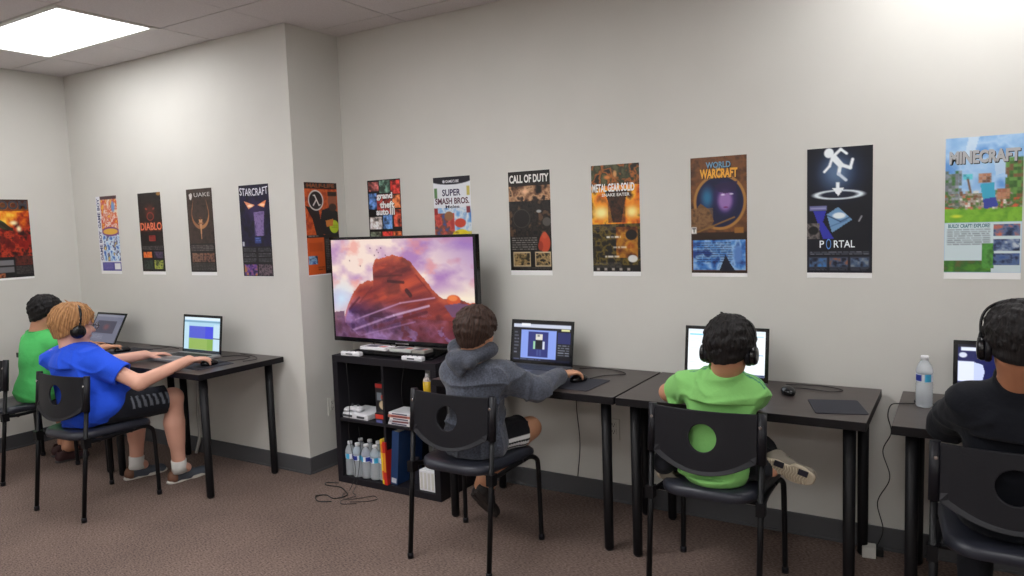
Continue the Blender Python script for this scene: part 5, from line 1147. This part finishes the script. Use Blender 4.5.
    # --- shorts
    if d.get('shorts') is not None:
        B = F.new(); gp = .014; F.ell(B, J['P'] - u_ * .015, ax, (d['w'] - .004, d['d'] - .004, .09), .04)
        for q in 'RL':
            F.cone(B, J['h' + q], J['h' + q] * (1 - d['sh_len']) + J['k' + q] * d['sh_len'], rL[0] + gp - .004, rL[1] + gp + .010, .03)
        if d.get('long'):
            for q in 'RL': F.cone(B, J['k' + q], J['a' + q] + unit(J['a' + q] - J['k' + q]) * .03, rL[1] + .016, rL[2] + .016, .02)
        B += F.ripple(d['seed'] + 5, 40, .002) + F.crease(d['seed'] + 3, 26., .006)
        for q in ('' if d.get('long') else 'RL'):
            dn = unit(J['k' + q] - J['h' + q]); end = J['h' + q] * (1 - d['sh_len']) + J['k' + q] * d['sh_len'] + dn * .02; near = np.sqrt(F.plane(end, V3(1, 0, 0)) ** 2 + F.plane(end, V3(0, 1, 0)) ** 2 + F.plane(end, V3(0, 0, 1)) ** 2) - .11
            B = np.maximum(B, np.where(near < 0, F.plane(end, dn), -1.)); F.cone(B, end - dn * .035, end + dn * .05, rL[1] + gp - .001, rL[1] + gp + .001, 0, sub=True, m=.02)
        B = np.maximum(B, F.plane(J['P'] + u_ * .06, u_)); B = over_seat(B)
        Vv, Q = F.mesh(B); np_mesh('shorts', Vv, Q, M_cloth, d['shorts'](J, ax) if callable(d['shorts']) else d['shorts'], root, 2)
    # --- shoes and socks
    for q in d.get('shoes', 'RL'):
        hl, te, up = d['foot' + q]; hl = np.array(hl, float); te = np.array(te, float); ss = d.get('shoe_s', 1.)
        G = Field(np.minimum(hl, te) - .12, np.maximum(hl, te) + .12, .004); B = G.new(); shoe(G, B, hl, te, up, ss); f2, u2, r2 = frame_of(te - hl, up)
        L2 = np.linalg.norm(te - hl); top = hl + f2 * L2 * .22 + u2 * .07; G.ell(B, top + u2 * .012, (f2, r2, u2), (.034 * ss, .026 * ss, .03), 0, sub=True)
        Vv, Q = G.mesh(B); so = np_mesh('shoe', Vv, Q, M_shoe, d['shoecol'](hl, f2, u2, L2) if callable(d['shoecol']) else d['shoecol'], root, 1)
        m, _ = sole_mb(hl, te, up, ss, .018, -.001); m.c = [tuple(d['solecol'])] * len(m.v); loc_mb(m, root).build('sole', M_shoe, so, bevel=.002)
        m = MB(); m.col = tuple(d.get('lacecol', d['solecol']))
        for i in range(4):
            a = hl + f2 * L2 * (.42 + .09 * i) + u2 * (.073 - .011 * i) * ss; m.tube([a - r2 * .018, a + u2 * .004, a + r2 * .018], .0022, 6)
        loc_mb(m, root).build('laces', M_shoe, so)
        if d.get('sock') is not None:
            m = MB(); m.col = tuple(d['sock']); a = J['a' + q]; b = a + unit(J['k' + q] - a) * .045; m.tube([a - unit(J['k' + q] - a) * .03, a, b, b + unit(b - a) * .004], [rL[2] + .008, rL[2] + .006, rL[2] + .0075, rL[2] + .003], 24); loc_mb(m, root).build('sock', M_cloth, root)
    hairdo(root, J['C'], d['hf'], d['hu'], sc, **d['hair'])
    return root, F, J, ax

GREEN = rgb(134, 198, 112); KGREEN = rgb(84, 194, 104); BLUE = rgb(38, 86, 226); NAVY = rgb(30, 32, 44); HEATH = rgb(72, 76, 88); BLK = rgb(24, 25, 31)
down = V3(0, 0, -1)
def relax(c=(.35, .5, .4), **k): return dict(curl=c, **k)

# ---- child in light green shirt, kneeling on the chair with the feet turned out
def shirt4(J, ax):
    r, f, u = ax; N = J['N']; hf = unit(V3(.05, 1, 0))
    def cf(V):
        c = np.tile(np.array(GREEN), (len(V), 1)); 
        for q, sg in (('R', 1), ('L', -1)):
            a = N + r * sg * .05; b = J['s' + q]; ab = b - a; t = ((V - a) @ ab) / (ab @ ab); p = V - a - t[:, None] * ab; w = (p @ unit(f)); 
            for w0 in (-.012, .006, .024):
                m = (np.abs(w - w0) < .0035) & (t > -.1) & (t < 1.35) & ((V - a) @ u > -.05)
                c[m] = rgb(60, 130, 110)
        return c
    return cf
p4 = dict(label='person with black hair and light green shirt kneeling on the middle chair', cx=-.842, cy=2.918, h=.0055, s=1.01, w=.128, d=.088, arm=(.043, .035, .024), leg=(.066, .047, .032),
    J=dict(P=(-.828, 2.845, .545), N=(-.775, 2.822, .93), C=(-.752, 2.80, 1.018), sR=(-.685, 2.84, .84), sL=(-.93, 2.86, .843), eR=(-.695, 2.985, .775), wR=(-.78, 3.165, .772), eL=(-1.055, 2.955, .778), wL=(-.97, 3.15, .772),
           hR=(-.755, 2.87, .535), hL=(-.9, 2.87, .535), kR=(-.72, 3.12, .515), kL=(-.95, 3.12, .515), aR=(-.665, 2.89, .530), aL=(-1.02, 2.84, .520), tR=(-.5, 2.865, .52), tL=(-1.05, 2.95, .49)),
    hf=(.06, 1, -.22), hu=(0, .2, 1), handR=((-.45, 1, -.1), (0, 0, -1), (-1, 0, 0), relax()), handL=((.35, 1, -.1), (0, 0, -1), (1, 0, 0), relax()), skin=SK_A, shirt=shirt4, seed=3, flare=-.012, sleeve=.62, collar=rgb(96, 178, 72), hem=-.125, neck=.008,
    shorts=BLK, sh_len=1., long=True, footR=((-.645, 2.862, .560), (-.465, 2.868, .512), (.1, .97, .2)), footL=((-1.055, 2.80, .475), (-1.045, 2.97, .45), (1, .05, .2)), shoecol=rgb(120, 112, 100), solecol=rgb(170, 158, 138), lacecol=rgb(60, 60, 66), calf='',
    hair=dict(col=(rgb(10, 9, 10), rgb(34, 30, 30)), seed=4, line=(.8, -.012), thick=.021, length=.06, lo_=-.092, tufts=((-.01, -.02, .112, -.045, .0, .128), (.0, -.01, .112, -.018, .02, .127), (-.03, -.02, .108, -.06, -.01, .115)), n=700), ra=.004)
r4, F4, J4, ax4 = build_person(p4)
headphones(J4['C'], p4['hf'], p4['hu'], 1.03, 'black headphones on the black-haired child in light green in the middle')
# the sole that faces the room carries ribs and two dark patches
m, (f_, u_, rr_v, L_) = sole_mb(p4['footR'][0], p4['footR'][1], p4['footR'][2], 1., .003, -.004); m = MB(); H0 = np.array(p4['footR'][0]); m.col = rgb(196, 184, 160)
for i in range(15):
    x = .1 + .055 * i; w_ = .024 if .3 < x < .55 else .028
    a = H0 + f_ * L_ * x - u_ * .0022; m.tube([a - rr_v * w_ + f_ * .004, a - rr_v * w_ * .4 - f_ * .003, a + rr_v * w_ * .3 + f_ * .003, a + rr_v * w_ - f_ * .003], .0019, 5)
m.col = rgb(30, 30, 42)
for x, sd in ((.30, 1), (.78, 1)):
    a = H0 + f_ * L_ * x + rr_v * .020 * sd - u_ * .004; m.box((-.018, -.012, -.002), (.018, .012, .002), R=np.stack([f_, rr_v, u_], 1), T=a)
loc_mb(m, r4).build('sole_tread', M_shoe, r4)

# ---- child in the grey hoodie
def shorts3(J, ax):
    def cf(V):
        c = np.tile(np.array(rgb(18, 18, 24)), (len(V), 1)); a, b = J['hR'], J['kR']; ab = unit(b - a); o = V - a; t = o @ ab; p = o - t[:, None] * ab; side = unit(np.cross(ab, V3(0, 0, 1))); sd = V3(1, 0, 0) - ab * ab[0]; sd = unit(sd); up = np.cross(sd, ab); an = np.degrees(np.arctan2(p @ V3(0, 0, 1), p @ sd))
        for a0 in (-52, -30, -8): c[(np.abs(an - a0) < 6.5) & (p @ sd > 0)] = rgb(222, 222, 224)
        return c
    return cf
p3 = dict(label='person with short brown hair in a heather grey hoodie and striped black shorts', cx=-1.924, cy=2.742, h=.005, s=.99, w=.125, d=.092, arm=(.05, .037, .025), leg=(.066, .05, .032), hs=1.05,
    J=dict(P=(-1.895, 2.735, .545), N=(-1.880, 2.70, .91), C=(-1.862, 2.717, 1.034), sR=(-1.752, 2.745, .835), sL=(-2.0, 2.72, .838), eR=(-1.645, 2.865, .758), wR=(-1.622, 3.08, .787), eL=(-2.07, 2.92, .785), wL=(-2.01, 3.12, .772),
           hR=(-1.835, 2.77, .535), hL=(-1.96, 2.77, .535), kR=(-1.755, 2.985, .535), kL=(-1.98, 3.02, .52), aR=(-2.01, 2.965, .25), aL=(-2.06, 3.0, .2), tR=(-1.98, 3.04, .13), tL=(-2.0, 3.08, .1)),
    hf=(-.03, 1, -.12), hu=(0.02, .1, 1), handR=((.42, 1, -.06), (0, 0, -1), (-1, 0, 0), relax((.5, .5, .4))), handL=((-.05, 1, -.1), (0, 0, -1), (1, 0, 0), relax()), skin=SK_C, shirt=HEATH, shirt_mat=M_heather, shirt_name='hoodie', seed=8, cr=.012, sleeve=1.9, hem=-.10, neck=.0, g=.012, ra=.005,
    shorts=shorts3, sh_len=.66, footR=((-2.038, 2.915, .195), (-2.005, 3.02, .035), (.25, .85, .55)), footL=((-2.10, 2.97, .15), (-2.065, 3.08, .02), (.2, .8, .6)), shoecol=rgb(36, 32, 32), solecol=rgb(52, 46, 44), calf='RL', calfdir=V3(-.6, -.3, -.3),
    hair=dict(col=(rgb(30, 20, 16), rgb(74, 54, 46)), seed=9, line=(.8, -.012), thick=.021, length=.06, lo_=-.09, n=700))
r3, F3, J3, ax3 = build_person(p3)
# hood lying bunched on the back of the neck, cuffs, hem band
Fh = Field(J3['N'] - V3(.2, .2, .16), J3['N'] + V3(.2, .2, .14), .005); B = Fh.new(); N_ = J3['N'] + V3(0, 0, .03)
for i in range(17):
    t = PI * (-.08 + 1.16 * i / 16); a = N_ + V3(.092 * math.cos(t), .012 - .062 * math.sin(t), .018 - .028 * math.sin(t)); t2 = t + PI * 1.16 / 16; b = N_ + V3(.092 * math.cos(t2), .012 - .062 * math.sin(t2), .018 - .028 * math.sin(t2))
    Fh.cone(B, a, b, .026, .026, .02, m=.05)
Fh.cone(B, N_ + V3(-.055, -.075, -.02), N_ + V3(.05, -.085, -.03), .032, .03, .03); Fh.cone(B, N_ + V3(-.02, -.085, -.04), N_ + V3(.0, -.095, -.075), .035, .022, .03)
Fh.cone(B, N_ + V3(-.06, -.08, .02), N_ + V3(.045, -.12, .002), .0065, .0065, .012, sub=True) if False else None
B += Fh.ripple(4, 60, .005); Fh.cone(B, N_ - V3(0, 0, .02), J3['C'] - V3(0, 0, .04), .052, .056, 0, sub=True)
Vv, Q = Fh.mesh(B); np_mesh('hood', Vv, Q, M_heather, tuple(np.array(HEATH) * .72), r3, 2)
m = MB(); m.col = tuple(np.array(HEATH) * .8)
for q in 'RL':
    w_ = J3['w' + q]; e_ = J3['e' + q]; dn = unit(w_ - e_); m = MB(); m.col = tuple(np.array(HEATH) * .85); a = e_ + (w_ - e_) * .82; m.tube([a, a + dn * .03, a + dn * .036], [.0375, .036, .031], 20, flat=.95); loc_mb(m, r3).build('cuff', M_heather, r3)

# ---- ginger child in royal blue
def shorts2(J, ax):
    def cf(V):
        c = np.tile(np.array(rgb(26, 28, 36)), (len(V), 1)); a, b = J['hR'], J['kR']; ab = unit(b - a); o = V - a; t = o @ ab; p = o - t[:, None] * ab; sd = unit(V3(1, 0, 0) - ab * ab[0]); an = np.degrees(np.arctan2(p @ V3(0, 0, 1), p @ sd))
        m = (np.sin(t * 190 + an * .05) > .1) & (np.abs(an - 18) < 24) & (t > .1) & (t < .33) & (p @ sd > 0); c[m] = rgb(112, 118, 128); return c
    return cf
def shoes2(hl, f, u, L):
    def cf(V):
        c = np.tile(np.array(rgb(74, 80, 90)), (len(V), 1)); t = (V - hl) @ f / L; c[t < .16] = rgb(112, 78, 60); return c
    return cf
p2 = dict(label='person with ginger hair in a royal blue shirt seated at the left desk', cx=-4.215, cy=2.252, bkm=.014, h=.0055, s=1.1, w=.165, d=.135, belly=1.25, gut=.10, arm=(.052, .041, .029), leg=(.086, .057, .037),
    J=dict(P=(-4.185, 2.262, .565), N=(-4.272, 2.205, .926), C=(-4.262, 2.225, 1.024), sR=(-4.10, 2.225, .835), sL=(-4.44, 2.20, .838), eR=(-3.872, 2.345, .705), wR=(-3.83, 2.63, .784), eL=(-4.44, 2.42, .755), wL=(-4.33, 2.675, .775),
           hR=(-4.10, 2.29, .55), hL=(-4.28, 2.29, .55), kR=(-4.01, 2.63, .545), kL=(-4.36, 2.62, .535), aR=(-4.075, 2.68, .098), aL=(-4.39, 2.60, .098), tR=(-4.07, 2.8, .05), tL=(-4.39, 2.7, .05)),
    hf=(.10, 1, -.16), hu=(-.03, .12, 1), handR=((.32, 1, -.08), (0, 0, -1), (-1, 0, 0), relax((.45, .5, .4))), handL=((.3, 1, -.1), (.05, 0, -1), (1, 0, 0), relax((.3, .35, .3))), skin=SK_B, shirt=BLUE, seed=12, sleeve=.6, collar=rgb(28, 56, 180), hem=-.105, neck=.006, g=.012, ra=.006, rf=36,
    shorts=shorts2, sh_len=.82, footR=((-4.105, 2.62, .001), (-4.085, 2.88, .001), (0, 0, 1)), footL=((-4.425, 2.54, .001), (-4.38, 2.785, .001), (0, 0, 1)), shoecol=shoes2, solecol=rgb(206, 202, 194), lacecol=rgb(90, 94, 102), sock=rgb(214, 212, 208), shoe_s=1.15, hs=1.16,
    hair=dict(col=(rgb(116, 78, 46), rgb(196, 146, 98)), seed=14, line=(.8, -.012), thick=.02, length=.055, lo_=-.07, n=700, tufts=((-.01, -.02, .112, -.02, -.045, .13),), fringe=.015))
r2, F2, J2, ax2 = build_person(p2)
headphones(J2['C'], p2['hf'], p2['hu'], 1.1, 'black headphones on the ginger-haired child in blue')
# eyeglasses
f, u, r = frame_of(p2['hf'], p2['hu']); cc = J2['C']; gl = empty('eyeglasses', tuple(cc), 0, 'thin framed glasses worn by the ginger-haired child', 'glasses')
for k in (-1, 1):
    ctr = (r * k * .033 + f * .101 + u * .004) * 1.1; m = MB(); m.tube([ctr + (r * .026 * math.cos(t) + u * .018 * math.sin(t)) * 1.1 - f * .006 * abs(math.cos(t)) * (1 if math.cos(t) * k > 0 else 0) for t in np.linspace(0, 2 * PI, 29)[:-1]], .0016, 6, closed=True); rim = m.build('rim', M_bezel, gl)
    m = MB(); m.lathe([(.0, -.0006), (.018, -.0006), (.018, .0006), (.0, .0006)], ctr, 24, R=np.stack([r * 1.4, u * 1., f], 1)); m.build('lens', M_lens, rim)
    m = MB(); m.tube([ctr + r * k * .028, r * k * .083 * 1.1 + f * .05 + u * .006, r * k * .08 * 1.1 + u * .002, r * k * .078 * 1.1 - f * .012 - u * .014], .0015, 6); m.build('temple', M_bezel, gl)
m = MB(); m.tube([(f * .104 + u * .006 - r * .008) * 1.1, (f * .107 + u * .009) * 1.1, (f * .104 + u * .006 + r * .008) * 1.1], .0016, 6); m.build('bridge', M_bezel, gl)

# ---- child in green in the far left corner
p1 = dict(label='person with black hair in a green shirt, farthest left, using a mouse', cx=-5.265, cy=2.355, h=.0065, s=1.02, w=.125, d=.09, arm=(.042, .034, .023), leg=(.066, .047, .032),
    J=dict(P=(-5.165, 2.43, .545), N=(-5.143, 2.463, .925), C=(-5.125, 2.51, 1.038), sR=(-5.000, 2.495, .84), sL=(-5.255, 2.475, .84), eR=(-4.965, 2.60, .755), wR=(-4.87, 2.745, .782), eL=(-5.295, 2.665, .765), wL=(-5.215, 2.825, .772),
           hR=(-5.145, 2.435, .535), hL=(-5.265, 2.435, .535), kR=(-5.15, 2.68, .52), kL=(-5.34, 2.68, .52), aR=(-5.19, 2.60, .098), aL=(-5.36, 2.66, .098), tR=(-5.19, 2.72, .05), tL=(-5.36, 2.76, .05)),
    hf=(.12, 1, -.2), hu=(0, .18, 1), handR=((.35, 1, -.06), (0, 0, -1), (-1, 0, 0), relax((.45, .5, .4))), handL=((.1, 1, -.1), (0, 0, -1), (1, 0, 0), relax()), skin=SK_A, shirt=KGREEN, seed=21, flare=-.008, sleeve=.62, collar=rgb(60, 156, 80), hem=-.09, neck=.008, g=.012, ra=.005,
    shorts=rgb(40, 40, 48), sh_len=.8, footR=((-5.21, 2.53, .001), (-5.185, 2.73, .001), (0, 0, 1)), footL=((-5.38, 2.59, .001), (-5.355, 2.79, .001), (0, 0, 1)), shoecol=rgb(60, 34, 34), solecol=rgb(70, 66, 66), hs=.84,
    hair=dict(col=(rgb(10, 10, 11), rgb(30, 27, 27)), seed=24, line=(.8, -.012), thick=.014, length=.05, lo_=-.088, n=420, jit=.3, h=.003))
build_person(p1)

# ---- child in a dark shirt at the right edge
p5 = dict(label='person with black hair in a black shirt at the right edge, back to the camera', cx=.148, cy=2.805, h=.0065, s=1.05, w=.15, d=.10, arm=(.05, .042, .027), leg=(.072, .052, .034),
    J=dict(P=(.165, 2.80, .55), N=(.152, 2.68, .995), C=(.148, 2.63, 1.118), sR=(.315, 2.705, .895), sL=(.025, 2.715, .895), eR=(.36, 2.90, .775), wR=(.28, 3.10, .775), eL=(-.035, 2.88, .782), wL=(.06, 3.08, .775),
           hR=(.23, 2.85, .535), hL=(.10, 2.85, .535), kR=(.25, 3.12, .52), kL=(.07, 3.12, .52), aR=(.27, 3.05, .098), aL=(.05, 3.05, .098), tR=(.27, 3.17, .05), tL=(.05, 3.17, .05)),
    hf=(.0, 1, -.15), hu=(0, .14, 1), handR=((-.2, 1, -.1), (0, 0, -1), (-1, 0, 0), relax()), handL=((.3, 1, -.1), (0, 0, -1), (1, 0, 0), relax()), skin=SK_D, shirt=rgb(9, 12, 21), seed=31, sleeve=1.55, collar=rgb(12, 14, 20), hem=-.065, neck=.01, g=.012, ra=.004,
    shorts=rgb(18, 19, 25), sh_len=1., long=True, footR=((.255, 2.98, .001), (.275, 3.2, .001), (0, 0, 1)), footL=((.035, 2.98, .001), (.055, 3.2, .001), (0, 0, 1)), shoecol=rgb(50, 50, 56), solecol=rgb(150, 150, 150), sock=rgb(190, 190, 188),
    hair=dict(col=(rgb(12, 11, 12), rgb(38, 34, 34)), seed=34, line=(.8, -.012), thick=.015, length=.045, lo_=-.088, n=700))
r5, F5, J5, ax5 = build_person(p5)
headphones(J5['C'], p5['hf'], p5['hu'], 1.06, 'black headphones on the child in the black shirt at the right edge')
EXPO = 0.33
# ================================================================== CAMERA, WORLD
f_, pi_, ro_, ya_, H_ = 738.3967, .0871, -.034, -.55, 1.5109
F_ = np.array([math.sin(ya_) * math.cos(pi_), math.cos(ya_) * math.cos(pi_), -math.sin(pi_)])
R0 = np.array([math.cos(ya_), -math.sin(ya_), 0]); U0 = np.cross(R0, F_)
R1 = R0 * math.cos(ro_) + U0 * math.sin(ro_); U1 = -R0 * math.sin(ro_) + U0 * math.cos(ro_)
cd = bpy.data.cameras.new('camera'); cam = bpy.data.objects.new('camera', cd); COL.objects.link(cam)
M4 = Matrix.Identity(4)
for i in range(3): M4[i][0] = R1[i]; M4[i][1] = U1[i]; M4[i][2] = -F_[i]
M4[2][3] = H_; cam.matrix_world = M4
cd.sensor_width = 36; cd.sensor_fit = 'HORIZONTAL'; cd.lens = f_ / 1024 * 36; cd.clip_start = .05
SC.camera = cam
w = bpy.data.worlds.new('world'); SC.world = w; w.use_nodes = True
w.node_tree.nodes['Background'].inputs['Color'].default_value = (.5, .5, .5, 1); w.node_tree.nodes['Background'].inputs['Strength'].default_value = .0
SC.view_settings.view_transform = 'Standard'; SC.view_settings.look = 'None'; SC.view_settings.gamma = 1; SC.view_settings.use_curve_mapping = False
SC.view_settings.exposure = EXPO
SC.cycles.use_denoising = True
SC.cycles.max_bounces = 8; SC.cycles.transmission_bounces = 6; SC.cycles.sample_clamp_indirect = 6
